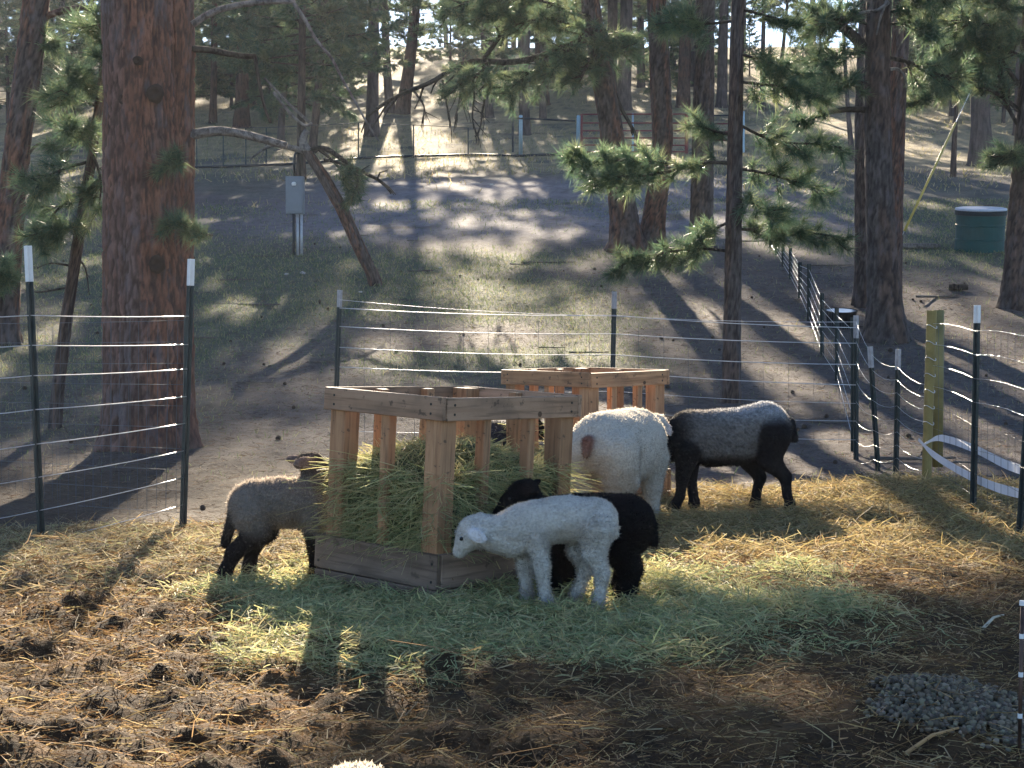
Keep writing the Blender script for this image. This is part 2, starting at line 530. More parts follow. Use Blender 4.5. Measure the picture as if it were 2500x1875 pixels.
# ------------------------------------------------------------------ strands
def strands(mb, P, yaw, pitch, length, width, bend, col, seg=2):
    """flat bent ribbons starting at P"""
    n = len(P)
    d = np.stack([np.cos(yaw) * np.cos(pitch), np.sin(yaw) * np.cos(pitch), np.sin(pitch)], 1)
    side = np.stack([-np.sin(yaw), np.cos(yaw), np.zeros(n)], 1)
    tw = rng.uniform(-1.2, 1.2, n)[:, None]
    upv = np.cross(d, side)
    side = side * np.cos(tw) + upv * np.sin(tw)
    bv = rng.normal(0, 1, (n, 3)); bv /= np.linalg.norm(bv, axis=1)[:, None] + 1e-9; bv[:, 2] = -np.abs(bv[:, 2]) * .6
    V = []
    for k in range(seg + 1):
        t = k / seg
        c = P + d * (length * t)[:, None] + bv * (bend * length * t * t)[:, None]
        wd = (width * (1 - .45 * t))[:, None]
        V += [c - side * wd, c + side * wd]
    V = np.stack(V, 1)
    k = 2 * (seg + 1)
    b = np.arange(n)[:, None] * k
    q = np.concatenate([np.stack([b + 2 * s_, b + 2 * s_ + 1, b + 2 * s_ + 3, b + 2 * s_ + 2], -1).reshape(-1, 4) for s_ in range(seg)])
    mb.add(V.reshape(-1, 3), q, None, np.repeat(col, k, 0))
def palette(n, cols, var=.22):
    cols = np.array(cols)
    c = cols[rng.integers(0, len(cols), n)] * rng.uniform(1 - var, 1 + var, (n, 1)) * rng.uniform(.93, 1.07, (n, 3))
    return np.clip(c, .005, .9)
def scatter(n, fn, x0, x1, y0, y1):
    """n points whose density follows fn(x, y)"""
    out = []
    tot = 0
    while tot < n:
        x = rng.uniform(x0, x1, 60000); y = rng.uniform(y0, y1, 60000)
        k = rng.random(60000) < fn(x, y)
        out.append(np.stack([x[k], y[k]], 1)); tot += k.sum()
        if k.sum() == 0: break
    return np.concatenate(out)[:n]
def in_view(x, y, m=.35):
    return np.abs(x) < .33 * y + m

# fresh green hay strewn round the feeder
HAYC = [(.40, .40, .19), (.52, .48, .24), (.31, .34, .16), (.60, .53, .27), (.45, .43, .22), (.25, .28, .13), (.52, .43, .20)]
p = scatter(60000, lambda x, y: hay_mask(x, y) * in_view(x, y), -2.4, 2.4, 4.2, 8.6)
z = hgt(p[:, 0], p[:, 1]) + rng.random(len(p)) ** 2 * .05 - .006
mb = MB()
nn = len(p)
strands(mb, np.column_stack([p, z]), rng.uniform(0, 6.283, nn), rng.normal(.2, .38, nn), rng.uniform(.02, .075, nn), rng.uniform(.0014, .0032, nn), rng.uniform(.1, .9, nn), palette(nn, HAYC))
o = mb.build('strewn_hay', M_hay)
tag(o, 'green hay strewn thickly on the ground round the wooden feeder', 'hay', kind='stuff')

# old straw and manure litter
OLD = [(.22, .135, .06), (.14, .082, .038), (.36, .24, .115), (.10, .06, .03), (.44, .32, .16), (.18, .115, .055)]
den = lambda x, y: pen_mask(x, y) * (1 - .93 * hay_mask(x, y)) * in_view(x, y) * np.clip((6.5 / y) ** 1.3, 0.12, 1)
p = scatter(118000, lambda x, y: den(x, y) * np.where(y < 9, 1, .5), -3.6, 3.6, 3.6, 11)
z = hgt(p[:, 0], p[:, 1]) + rng.random(len(p)) ** 2 * .03 - .006
nn = len(p)
mb = MB()
cut = int(nn * .74)
lt_w = lambda q: rng.uniform(.0012, .003, len(q)) * np.clip(q[:, 1] / 6, .8, 1.6)
q = np.column_stack([p, z])[:cut]
strands(mb, q, rng.uniform(0, 6.283, cut), rng.normal(.08, .3, cut), rng.uniform(.012, .045, cut), lt_w(q), rng.uniform(.1, .6, cut), palette(cut, OLD, .35), seg=1)
q = np.column_stack([p, z])[cut:]; n_ = nn - cut
ln = rng.uniform(.03, .085, n_)
lg = rng.random(n_) < .16
ln[lg] = rng.uniform(.09, .19, lg.sum())
strands(mb, q, rng.uniform(0, 6.283, n_), rng.normal(.1, .28, n_), ln, lt_w(q) * .9, rng.uniform(.1, .8, n_), palette(n_, OLD + [(.36, .25, .12), (.46, .35, .19)], .3))
o = mb.build('trampled_litter', M_straw)
tag(o, 'brown trampled straw and manure covering the floor of the pen', 'litter', kind='stuff')

# yellow straw in the back right corner, grey straw at the back left
YEL = [(.38, .29, .13), (.30, .23, .10), (.46, .36, .18), (.24, .18, .085), (.34, .28, .15)]
den = lambda x, y: pen_mask(x, y) * (1 - hay_mask(x, y)) * in_view(x, y) * sstep(.35, .9, x) * sstep(6.9, 8.0, y)
p = scatter(34000, den, .2, 4.2, 6.5, 11.2)
z = hgt(p[:, 0], p[:, 1]) + rng.random(len(p)) ** 2 * .05 - .006
nn = len(p)
mb = MB()
strands(mb, np.column_stack([p, z]), rng.uniform(0, 6.283, nn), rng.normal(.15, .3, nn), rng.uniform(.04, .12, nn), rng.uniform(.0015, .003, nn), rng.uniform(.05, .5, nn), palette(nn, YEL))
den = lambda x, y: pen_mask(x, y) * (1 - hay_mask(x, y)) * in_view(x, y) * sstep(-.7, -1.2, x) * sstep(6.1, 7.0, y)
p = scatter(20000, den, -3.4, -.5, 5.8, 9.6)
z = hgt(p[:, 0], p[:, 1]) + rng.random(len(p)) ** 2 * .04 - .006
nn = len(p)
strands(mb, np.column_stack([p, z]), rng.uniform(0, 6.283, nn), rng.normal(.12, .3, nn), rng.uniform(.03, .1, nn), rng.uniform(.0013, .0026, nn), rng.uniform(.05, .5, nn), palette(nn, [(.32, .26, .15), (.24, .19, .11), (.44, .37, .22), (.18, .14, .085), (.38, .36, .18)]), seg=1)
o = mb.build('straw_bedding', M_straw)
tag(o, 'dry yellow and grey straw bedding along the back of the pen', 'straw', kind='stuff')

# thin grass and pine needles on the slope behind
GR = [(.13, .18, .07), (.20, .24, .10), (.28, .28, .13), (.10, .14, .06), (.33, .30, .16)]
dg = lambda x, y: np.clip(grass_mask(x, y) + .10, 0, 1) * (1 - pen_mask(x, y)) * in_view(x, y, .8) * np.clip((18 / y) ** 1.2, 0, 1)
p = scatter(76000, dg, -13, 13, 11, 40)
nn = len(p)
z = hgt(p[:, 0], p[:, 1]) - .01
mb = MB()
sc = np.clip(p[:, 1] / 20, .7, 2)
strands(mb, np.column_stack([p, z]), rng.uniform(0, 6.283, nn), rng.uniform(.4, 1.45, nn), rng.uniform(.03, .085, nn) * np.sqrt(sc), rng.uniform(.002, .004, nn) * sc, rng.uniform(.1, .5, nn), palette(nn, GR), seg=1)
p = scatter(26000, lambda x, y: in_view(x, y, 1.5) * sstep(36, 48, y) * np.clip((55 / y) ** 1.5, 0, 1) * sstep(.35, .55, fbm(x * .25, y * .25, s=71, octv=3)), -40, 40, 36, 125)
nn = len(p)
z = hgt(p[:, 0], p[:, 1]) - .02
strands(mb, np.column_stack([p, z]), rng.uniform(0, 6.283, nn), rng.uniform(.5, 1.45, nn), rng.uniform(.08, .22, nn), rng.uniform(.008, .016, nn), rng.uniform(.1, .4, nn), palette(nn, [(.36, .30, .16), (.28, .25, .12), (.44, .36, .20), (.22, .22, .09)]), seg=1)
o = mb.build('grass', M_grass)
tag(o, 'thin dry grass growing in patches over the slope', 'grass', kind='stuff')
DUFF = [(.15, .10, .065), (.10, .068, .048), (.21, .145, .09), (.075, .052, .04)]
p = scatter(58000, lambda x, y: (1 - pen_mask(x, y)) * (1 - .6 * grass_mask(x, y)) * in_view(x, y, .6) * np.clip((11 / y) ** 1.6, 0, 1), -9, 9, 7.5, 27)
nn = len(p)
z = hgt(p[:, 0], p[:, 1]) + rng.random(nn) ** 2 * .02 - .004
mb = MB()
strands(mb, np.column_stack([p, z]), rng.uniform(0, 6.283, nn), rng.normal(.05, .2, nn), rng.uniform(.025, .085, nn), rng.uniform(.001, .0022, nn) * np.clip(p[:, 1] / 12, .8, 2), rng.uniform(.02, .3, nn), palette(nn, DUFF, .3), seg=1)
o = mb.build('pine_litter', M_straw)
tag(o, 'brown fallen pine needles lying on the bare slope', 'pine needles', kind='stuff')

# heap of grey sheep droppings at the lower right
def ico():
    t = (1 + 5 ** .5) / 2
    v = np.array([[-1, t, 0], [1, t, 0], [-1, -t, 0], [1, -t, 0], [0, -1, t], [0, 1, t], [0, -1, -t], [0, 1, -t], [t, 0, -1], [t, 0, 1], [-t, 0, -1], [-t, 0, 1]])
    f = np.array([[0, 11, 5], [0, 5, 1], [0, 1, 7], [0, 7, 10], [0, 10, 11], [1, 5, 9], [5, 11, 4], [11, 10, 2], [10, 7, 6], [7, 1, 8], [3, 9, 4], [3, 4, 2], [3, 2, 6], [3, 6, 8], [3, 8, 9], [4, 9, 5], [2, 4, 11], [6, 2, 10], [8, 6, 7], [9, 8, 1]])
    v = v / np.linalg.norm(v[0])
    e = {}
    V = list(v); F = []
    def mid(a, b):
        k = (min(a, b), max(a, b))
        if k not in e:
            q = (V[a] + V[b]) / 2
            V.append(q / np.linalg.norm(q)); e[k] = len(V) - 1
        return e[k]
    for a, b, c in f:
        x, y_, z_ = mid(a, b), mid(b, c), mid(c, a)
        F += [[a, x, z_], [b, y_, x], [c, z_, y_], [x, y_, z_]]
    return v, f, np.array(V), np.array(F)
ICO_V, ICO_F, ICO2_V, ICO2_F = ico()
def heap(x, y):
    e = ((x - 1.22) / .25) ** 2 + ((y - 4.46) / .31) ** 2 + (fbm(x * 9, y * 9, s=81, octv=2) - .5) * 1.3
    return 1 - sstep(.15, 1.35, e)
p = scatter(3000, heap, .7, 1.7, 4.0, 5.0)
nn = len(p)
z = hgt(p[:, 0], p[:, 1]) + rng.uniform(.0, .016, nn)
rad = rng.uniform(.0042, .0085, nn)
st = 1 + np.abs(rng.normal(0, .22, (nn, 3)))
V = ICO_V[None] * rad[:, None, None] * st[:, None, :] + np.column_stack([p, z])[:, None, :]
F = ICO_F[None] + (np.arange(nn) * 12)[:, None, None]
mb = MB()
mb.add(V.reshape(-1, 3), None, F.reshape(-1, 3), np.repeat(palette(nn, [(.14, .112, .08), (.175, .142, .10), (.085, .068, .05), (.22, .18, .125)], .3), 12, 0))
m, n, _, _ = mat('dry_dropping')
finish(n, mixc(n, vcol(n), (.5, .5, .5), 0.0), .8, bump(n, noise(n, coord(n), 300, 3), .4, .002), spec=.12)
o = mb.build('sheep_droppings', m, smooth=True)
tag(o, 'heap of grey round sheep droppings at the lower right of the pen', 'droppings', kind='stuff')

# ================================================================== HAY FEEDERS
def feeder(label, loc, rz, tilt, LA, LB, H, woods, hay_label, fill=True, group='slatted wooden hay feeders'):
    """LA along local x, LB along local y; slats: one on the LA sides, two on the LB sides"""
    root = thing('hay_feeder', label, 'hay feeder', loc, 0, group)
    root.rotation_euler = (tilt[0], tilt[1], rz)
    T, P, RH, BH = .022, .085, .088, .185
    def part(name, lo, hi, ax, par=root, w_=woods, bev=.003):
        c = [(a + b) / 2 for a, b in zip(lo, hi)]
        mb = MB()
        mb.box([a - k for a, k in zip(lo, c)], [b - k for b, k in zip(hi, c)], bev=bev, jit=.0006)
        o_ = mb.build(name, w_[ax], par, loc=c)
        if name != 'post':
            o_.rotation_euler = tuple(rng.normal(0, .0035, 3))
        return o_
    ax, ay = LA / 2, LB / 2
    # corner posts
    for sx in (-1, 1):
        for sy in (-1, 1):
            x, y = sx * (ax - P / 2), sy * (ay - P / 2)
            part('post', (x - P / 2, y - P / 2, .01), (x + P / 2, y + P / 2, H - .002), 2)
    S = .045
    def screw(par, c, axis, sgn):
        mb = MB()
        d = np.zeros(3); d[axis] = sgn * .003
        mb.tube([np.array(c) - d, np.array(c) + d * .5], .0055, 8)
        mb.build('screw', M_screw, par, loc=[-q for q in par.location])
    # long slats
    for sy in (-1, 1):
        y = sy * (ay - S / 2 - .002)
        part('slat', (-S / 2, y - S / 2, BH - .12), (S / 2, y + S / 2, H - .004), 2)
    for sx in (-1, 1):
        for t in (-1, 1):
            x, y = sx * (ax - S / 2 - .002), t * LB * .17
            part('slat', (x - S / 2, y - S / 2, BH - .12), (x + S / 2, y + S / 2, H - .004), 2)
    # top rails
    for sy in (-1, 1):
        y0, y1 = (ay + .001, ay + T) if sy > 0 else (-ay - T, -ay - .001)
        r = part('top_rail', (-ax - T, y0, H - RH), (ax + T, y1, H + .004), 0, w_=WOOD_GREY if woods is WOOD_MIX else woods)
        for sx in (-1, 1):
            for dz in (.025, .062):
                screw(r, (sx * (ax - .04), y1 if sy > 0 else y0, H - RH + dz), 1, sy)
    for sx in (-1, 1):
        x0, x1 = (ax + .001, ax + T) if sx > 0 else (-ax - T, -ax - .001)
        r = part('top_rail', (x0, -ay + .001, H - RH), (x1, ay - .001, H + .002), 1, w_=WOOD_GREY if woods is WOOD_MIX else woods)
        for t in (-1, 1):
            for dz in (.025, .062):
                screw(r, (x1 if sx > 0 else x0, t * (ay - .045), H - RH + dz), 0, sx)
        if sx > 0:
            mb = MB()
            mb.tube([(x1 - .001, ay * .38 * -1 * -1, H - RH + .018), (x1 + .0012, ay * .38, H - RH + .018)], .012, 12)
            mb.build('wood_knot', M_knot, r, loc=[-q for q in r.location])
    # base planks, two courses
    T2 = .03
    for (z0, z1, k) in ((.0, .045, 1), (.049, BH, 0)):
        for sy in (-1, 1):
            y0, y1 = (ay + .001, ay + T2) if sy > 0 else (-ay - T2, -ay - .001)
            r = part('base_plank', (-ax - T2, y0 + k * .002, z0), (ax + T2, y1 + k * .002, z1), 0, w_=WOOD_OLD if woods is WOOD_MIX else woods)
            if not k:
                for sx in (-1, 1):
                    for dz in (.03, .10):
                        screw(r, (sx * (ax + .005), y1 if sy > 0 else y0, z0 + dz), 1, sy)
        for sx in (-1, 1):
            x0, x1 = (ax + .001, ax + T2) if sx > 0 else (-ax - T2, -ax - .001)
            r = part('base_plank', (x0, -ay + .001, z0), (x1, ay - .001, z1), 1, w_=WOOD_OLD if woods is WOOD_MIX else woods)
    mb = MB()
    mb.box((-ax + .002, -ay + .002, .012), (ax - .002, ay - .002, .03))
    mb.build('floor_board', woods[0], root)
    # ---- the hay inside
    if fill:
        mb = MB()
        # mound surface
        gx, gy = np.meshgrid(np.linspace(-1, 1, 26), np.linspace(-1, 1, 30))
        top = lambda u, v: (.46 + .11 * (1 - u * u) * (1 - v * v) + .10 * (fbm(u * 2 + 5, v * 2 + 5, s=91, octv=3) - .5)) * fill
        zt = top(gx, gy).ravel()
        VX = np.stack([gx.ravel() * (ax - .03), gy.ravel() * (ay - .03), zt * np.clip(1.25 - .25 * np.maximum(np.abs(gx), np.abs(gy)).ravel() ** 6, 0, 1)], 1)
        a = np.arange(29)[:, None] * 26 + np.arange(25)[None]
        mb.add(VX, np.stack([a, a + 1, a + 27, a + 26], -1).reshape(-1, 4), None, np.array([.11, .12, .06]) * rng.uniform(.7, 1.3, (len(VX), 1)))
        # sides
        m_ = 40
        for side in range(4):
            u = np.linspace(-1, 1, m_); hz = np.linspace(.04, 1, 12)
            U, Hh = np.meshgrid(u, hz)
            bul = .012 + .035 * fbm(U * 4 + side * 9, Hh * 4, s=92, octv=3).ravel()
            if side < 2:
                xx = U.ravel() * (ax - .03); y_ = (1 if side else -1) * (ay - .05 + bul * .6); tz = top(U.ravel(), np.full(U.size, 1. if side else -1.))
            else:
                y_ = U.ravel() * (ay - .03); xx = (1 if side == 3 else -1) * (ax - .05 + bul * .6); tz = top(np.full(U.size, 1. if side == 3 else -1.), U.ravel())
            VV = np.stack([np.broadcast_to(xx, U.size), np.broadcast_to(y_, U.size), Hh.ravel() * tz], 1)
            a = np.arange(11)[:, None] * m_ + np.arange(m_ - 1)[None]
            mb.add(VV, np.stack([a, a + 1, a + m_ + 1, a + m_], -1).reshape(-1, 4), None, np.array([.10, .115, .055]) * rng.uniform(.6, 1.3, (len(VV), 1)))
        # strands
        n1 = int(12000 * (1 if fill >= 1 else .35))
        u, v = rng.uniform(-1, 1, n1), rng.uniform(-1, 1, n1)
        PT = np.column_stack([u * (ax - .02), v * (ay - .02), top(u, v) * np.clip(1.25 - .25 * np.maximum(np.abs(u), np.abs(v)) ** 6, 0, 1) - .02])
        strands(mb, PT, rng.uniform(0, 6.283, n1), rng.normal(.35, .5, n1), rng.uniform(.03, .10, n1), rng.uniform(.0014, .0028, n1), rng.uniform(.3, 1.2, n1), palette(n1, HAYC + [(.34, .31, .13), (.40, .36, .17)]), 3)
        n2 = int(17000 * (1 if fill >= 1 else .3))
        sd_ = rng.integers(0, 4, n2)
        u = rng.uniform(-1, 1, n2)
        hz = rng.uniform(.18, 1.0, n2)
        sgn = np.where(sd_ % 2 == 0, -1., 1.)
        isy = sd_ < 2
        uu_ = np.where(isy, u, sgn); vv_ = np.where(isy, sgn, u)
        tz = top(uu_, vv_)
        PS = np.column_stack([uu_ * (ax - .045), vv_ * (ay - .045), np.maximum(hz * tz, .19)])
        yaw0 = np.where(isy, np.where(sgn > 0, math.pi / 2, -math.pi / 2), np.where(sgn > 0, 0, math.pi))
        out = yaw0 + rng.choice([-1, 1], n2) * rng.uniform(.5, 1.75, n2)
        strands(mb, PS, out, rng.normal(.05, .75, n2), rng.uniform(.03, .10, n2), rng.uniform(.0014, .0028, n2), rng.uniform(.3, 1.3, n2), palette(n2, HAYC), 3)
        n3 = int(2600 * (1 if fill >= 1 else .3))                                   # wisps hanging over the boards
        sd_ = rng.integers(0, 4, n3); sgn = np.where(sd_ % 2 == 0, -1., 1.); isy = sd_ < 2; u = rng.uniform(-1, 1, n3)
        PS = np.column_stack([np.where(isy, u * ax, sgn * (ax - .03)), np.where(isy, sgn * (ay - .03), u * ay), rng.uniform(.19, .5, n3) ** 1.0])
        yaw0 = np.where(isy, np.where(sgn > 0, math.pi / 2, -math.pi / 2), np.where(sgn > 0, 0, math.pi)) + rng.normal(0, .5, n3)
        strands(mb, PS, yaw0, rng.normal(.1, .4, n3), rng.uniform(.05, .13, n3), rng.uniform(.0014, .0026, n3), rng.uniform(.8, 1.6, n3), palette(n3, HAYC), 4)
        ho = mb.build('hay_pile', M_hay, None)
        ho.matrix_world = Matrix.LocRotScale(Vector(loc), root.rotation_euler, Vector((1, 1, 1)))
        tag(ho, hay_label, 'hay', kind='stuff')
    return root
m, n, _, _ = mat('dark_knot')
finish(n, (.10, .055, .03), .7)
M_knot = m
WOOD_MIX = list(WOOD)
FL = np.array([-.49, .42]); FR = np.array([.55, .64])
# near feeder: corner nearest the camera at the pixel (1062, 1470); local +x runs to the right-back side
def place_feeder(label, corner, FL, FR, H, woods, hay_label, fill, roll):
    LA, LB = np.linalg.norm(FL), np.linalg.norm(FR)
    c = corner[:2] + (FL + FR) / 2
    a = math.atan2(-FL[1], -FL[0])
    z = float(hmac(c[0], c[1])) - .005
    r = feeder(label, (c[0], c[1], z), a, (0, 0), LA, LB, H, woods, hay_label, fill)
    # the feeder stands a little askew on the uneven bedding: roll about the viewing direction
    M = Matrix.Translation((c[0], c[1], z)) @ Matrix.Rotation(R(roll), 4, 'Y') @ Matrix.Rotation(a, 4, 'Z')
    r.matrix_world = M
    for o in COL.objects:
        if o.get('label') == hay_label:
            o.matrix_world = M
    return r
near_feeder = place_feeder('slatted wooden hay feeder heaped with green hay, white lamb at its corner', G(1060, 1462), FL * .97, FR * .97, .79, WOOD_MIX, 'heap of green hay filling the front wooden feeder', 1.0, 2.6)
far_feeder = place_feeder('second wooden hay feeder behind the white ewe, in sunlight', np.array([(1449 - 1250) / 400., 9.75]), np.array([-.50, .55]), np.array([.42, .52]) * 1.0, .80, WOOD, 'low hay in the second wooden feeder behind the ewe', .55, 0.0)

# ================================================================== FENCES
def t_post(par, base, top, tip=.16, studs=True, tipmat=None, r=.019, loc0=(0, 0, 0)):
    base, top = np.array(base) - loc0, np.array(top) - loc0
    d = top - base; L = np.linalg.norm(d); d /= L
    side = np.array([1., 0, 0]); side -= d * side.dot(d); side /= np.linalg.norm(side)
    fw = np.cross(d, side)
    M = np.eye(4); M[:3, 0] = side; M[:3, 1] = -fw; M[:3, 2] = d; M[:3, 3] = base
    mb = MB()
    z1 = L - tip
    mb.box((-r, -.003, -.25), (r, .003, z1), M, bev=.001)
    mb.box((-.003, .0032, -.25), (.003, r * 1.5, z1), M, bev=.001)
    if studs:
        for k in range(int(z1 / .053)):
            mb.box((-.006, -.010, .03 + k * .053), (.006, -.0032, .045 + k * .053), M)
    p_ = mb.build('t_post', M_post, par)
    if tip:
        mb = MB()
        mb.box((-r - .0004, -.0034, z1), (r + .0004, .0034, L), M, bev=.001)
        mb.box((-.0034, .0036, z1), (.0034, r * 1.5, L), M, bev=.001)
        for k in range(int(tip / .053)):
            mb.box((-.006, -.010, z1 + .02 + k * .053), (.006, -.0036, z1 + .035 + k * .053), M)
        mb.build('post_tip', tipmat or M_tip, p_)
    return p_
def wire_part(par, pts, r=.0016, m=None, name='wire', sides=5):
    mb = MB()
    mb.tube(pts, r, sides)
    return mb.build(name, m or M_wire, par, smooth=True)
def sag(a, b, n=7, s=.01):
    t = np.linspace(0, 1, n)[:, None]
    P = np.array(a) * (1 - t) + np.array(b) * t
    P[:, 2] -= (4 * t * (1 - t) * s)[:, 0]
    return P
def mesh_panel(par, a0, a1, b0, b1, nh, nv, r=.0014, mh=None, mv=None, sg=.006, joined=True, skip=()):
    """rectangular wire mesh between post a (bottom a0, top a1) and post b"""
    a0, a1, b0, b1 = map(np.array, (a0, a1, b0, b1))
    for k in range(nh):
        if k in skip: continue
        t = k / (nh - 1)
        wire_part(par, sag(a0 + (a1 - a0) * t, b0 + (b1 - b0) * t, 7, sg * rng.uniform(.3, 1.4)), r, mh)
    mb = MB()
    for k in range(1, nv):
        s = k / nv
        lo = a0 + (b0 - a0) * s; hi = a1 + (b1 - a1) * s
        mb.tube([lo, (lo + hi) / 2 + rng.normal(0, .003, 3), hi], r * .85, 4, cap=False)
    o = mb.build('stay_wire', mv or mh or M_wire_dark, par)
    o['kind'] = 'stuff'

# --- left fence, close to the camera
fl = thing('wire_fence', 'shiny wire fence on two tall T-posts at the left of the pen', 'fence', (0, 0, 0))
bA, tA = W(101, 1312, 8.0), W(68, 600, 8.0)
bB, tB = W(447, 1280, 8.6), W(465, 632, 8.6)
tB = tB + np.array([0, .02, 0])
t_post(fl, bA, tA, tip=.175)
t_post(fl, bB, tB, tip=.14)
wl = [(770, 772), (843, 841), (917, 901), (1000, 968), (1084, 1033), (1165, 1100), (1246, 1165), (1323, 1232)]
lp = W(-160, 700, 7.7)
for i, (pa, pb) in enumerate(wl):
    xa = 68 + (101 - 68) * (pa - 600) / 712.; xb = 465 - 18 * (pb - 632) / 648.
    A, B = W(xa, pa, 7.985), W(xb, pb, 8.585)
    E = W(-140, pa + (pa - pb) * .45 + 4, 7.65)
    wire_part(fl, np.concatenate([sag(E, A, 4, .006)[:-1], sag(A, B, 6, .006)]), .0026 if i < 5 else .0021)
mb = MB()
for k in range(1, 8):
    t = k / 8
    a = W(101 + (447 - 101) * t, 1320 - 88 * t, 8 + .6 * t); b = W(78 + (462 - 78) * t, 771, 8 + .6 * t)
    mb.tube([a, b], .0008, 4, cap=False)
o = mb.build('stay_wire', M_wire_dark, fl); o['kind'] = 'stuff'
# --- mesh panel behind it
fm = thing('wire_fence', 'dull grey square mesh fence crossing in front of the big red trunk', 'fence', (0, 0, 0))
mesh_panel(fm, W(455, 1252, 8.75), W(460, 782, 8.75), W(-60, 1215, 11.2), W(-60, 790, 11.2), 10, 26, .0014, M_wire_dark, M_wire_dark, .004)
mb = MB(); mb.tube([W(449, 1290, 8.78), W(454, 775, 8.78)], .011, 8)
mb.build('end_post', M_post, fm)

# --- back fence
fb = thing('wire_fence', 'sagging field fence across the back of the pen, glinting in the sun', 'fence', (0, 0, 0))
pB = [(830, 1105, 708, 12.4), (1500, 1100, 712, 12.5), (2090, 1126, 770, 12.2)]
posts = [(W(px + (14 if i == 0 else 8 if i == 1 else 0) * -1, pb, d), W(px, pt, d)) for i, (px, pb, pt, d) in enumerate(pB)]
for i, (b, t) in enumerate(posts):
    t_post(fb, b, t, tip=.13 if i < 2 else .17, tipmat=M_tip_old)
rows = [(732, 772, 786), (752, 770, 800), (797, 815, 838), (848, 866, 890), (896, 908, 940), (948, 955, 985), (1000, 1005, 1028), (1052, 1050, 1074)]
for i, (a, b_, c) in enumerate(rows):
    A, B, C_ = W(829, a, 12.37), W(1499, b_, 12.47), W(2090, c, 12.17)
    wire_part(fb, np.concatenate([sag(A, B, 8, .02)[:-1], sag(B, C_, 7, .015)]), .0032 if i in (1, 2, 3, 4) else .0018)
mb = MB()
for px in list(range(890, 1500, 61)) + list(range(1560, 2090, 61)):
    dd = 12.4
    mb.tube([W(px + rng.normal(0, 2), 775 + (px - 830) * .02, dd), W(px, 1085, dd)], .0013, 4, cap=False)
o = mb.build('stay_wire', M_wire_dark, fb); o['kind'] = 'stuff'
# --- right hand fence
fr = thing('wire_fence', 'wavy field fence on T-posts at the right side of the pen', 'fence', (0, 0, 0))
rp = [((2142, 1122), (2124, 846), 11.6), ((2188, 1118), (2193, 852), 11.0), ((2376, 1228), (2386, 745), 9.15), ((2490, 1288), (2528, 720), 8.4)]
for i, ((bx, by), (tx, ty), d) in enumerate(rp):
    t_post(fr, W(bx, by, d), W(tx, ty, d), tip=(.15, .14, .10, .13)[i], tipmat=(M_tip_old, M_tip_old, M_tip, M_tip)[i])
chain = [(2090, 1126, 785, 12.15), (2132, 1122, 870, 11.55), (2190, 1118, 895, 10.95), (2262, 1150, 940, 10.2)]
pts = [(W(x, b, d), W(x, t, d)) for x, b, t, d in chain]
for k in range(8):
    t = k / 7
    P = []
    for (a0, a1), (b0, b1) in zip(pts[:-1], pts[1:]):
        P.append(sag(a0 + (a1 - a0) * t, b0 + (b1 - b0) * t, 5, .025)[:-1])
    P.append((pts[-1][0] + (pts[-1][1] - pts[-1][0]) * t)[None])
    wire_part(fr, np.concatenate(P), .0011)
chain = [(2278, 1147, 790, 10.1), (2380, 1215, 808, 9.12), (2496, 1270, 820, 8.36), (2640, 1340, 840, 7.5)]
pts = [(W(x, b, d), W(x, t, d)) for x, b, t, d in chain]
for k in range(8):
    t = k / 7
    P = []
    for (a0, a1), (b0, b1) in zip(pts[:-1], pts[1:]):
        P.append(sag(a0 + (a1 - a0) * t, b0 + (b1 - b0) * t, 5, -.012)[:-1])
    P.append((pts[-1][0] + (pts[-1][1] - pts[-1][0]) * t)[None])
    wire_part(fr, np.concatenate(P), .0012 if k > 3 else .0009, M_wire if k > 3 else M_wire_dark)
mb = MB()
for (a0, a1), (b0, b1) in zip(pts[:-1], pts[1:]):
    for k in range(1, 7):
        s = k / 7
        mb.tube([a0 + (b0 - a0) * s, a1 + (b1 - a1) * s], .0010, 4, cap=False)
o = mb.build('stay_wire', M_wire_dark, fr); o['kind'] = 'stuff'
# yellow post
yp = thing('fence_post', 'faded yellow wooden fence post wrapped with wire clips', 'fence post', (0, 0, 0))
b, t = W(2262, 1150, 10.15), W(2275, 758, 10.15)
b2, t2 = W(2288, 1060, 10.6), W(2290, 757, 10.6)
mb = MB(); mb.tube([b - [0, 0, .1], b * .7 + t * .3, b * .3 + t * .7, t], [.030, .030, .031, .031], 14)
mb.build('round_post', M_yellowpost, yp, smooth=False)
mb = MB(); mb.tube([W(2289, 1140, 10.5), W(2291, 757, 10.5)], [.034, .036], 16)
mb.build('brace_post', make_plain('dull_mustard_paint', (.17, .145, .055), .7, var=.25, sc=9), yp, smooth=True)
for k in range(7):
    c = b + (t - b) * (.30 + k * .1)
    a = np.linspace(0, 2 * math.pi, 13)
    wire_part(yp, np.stack([c[0] + .0345 * np.cos(a), c[1] + .0345 * np.sin(a), c[2] + .012 * np.sin(a * 2)], 1), .0022, name='wire_clip')
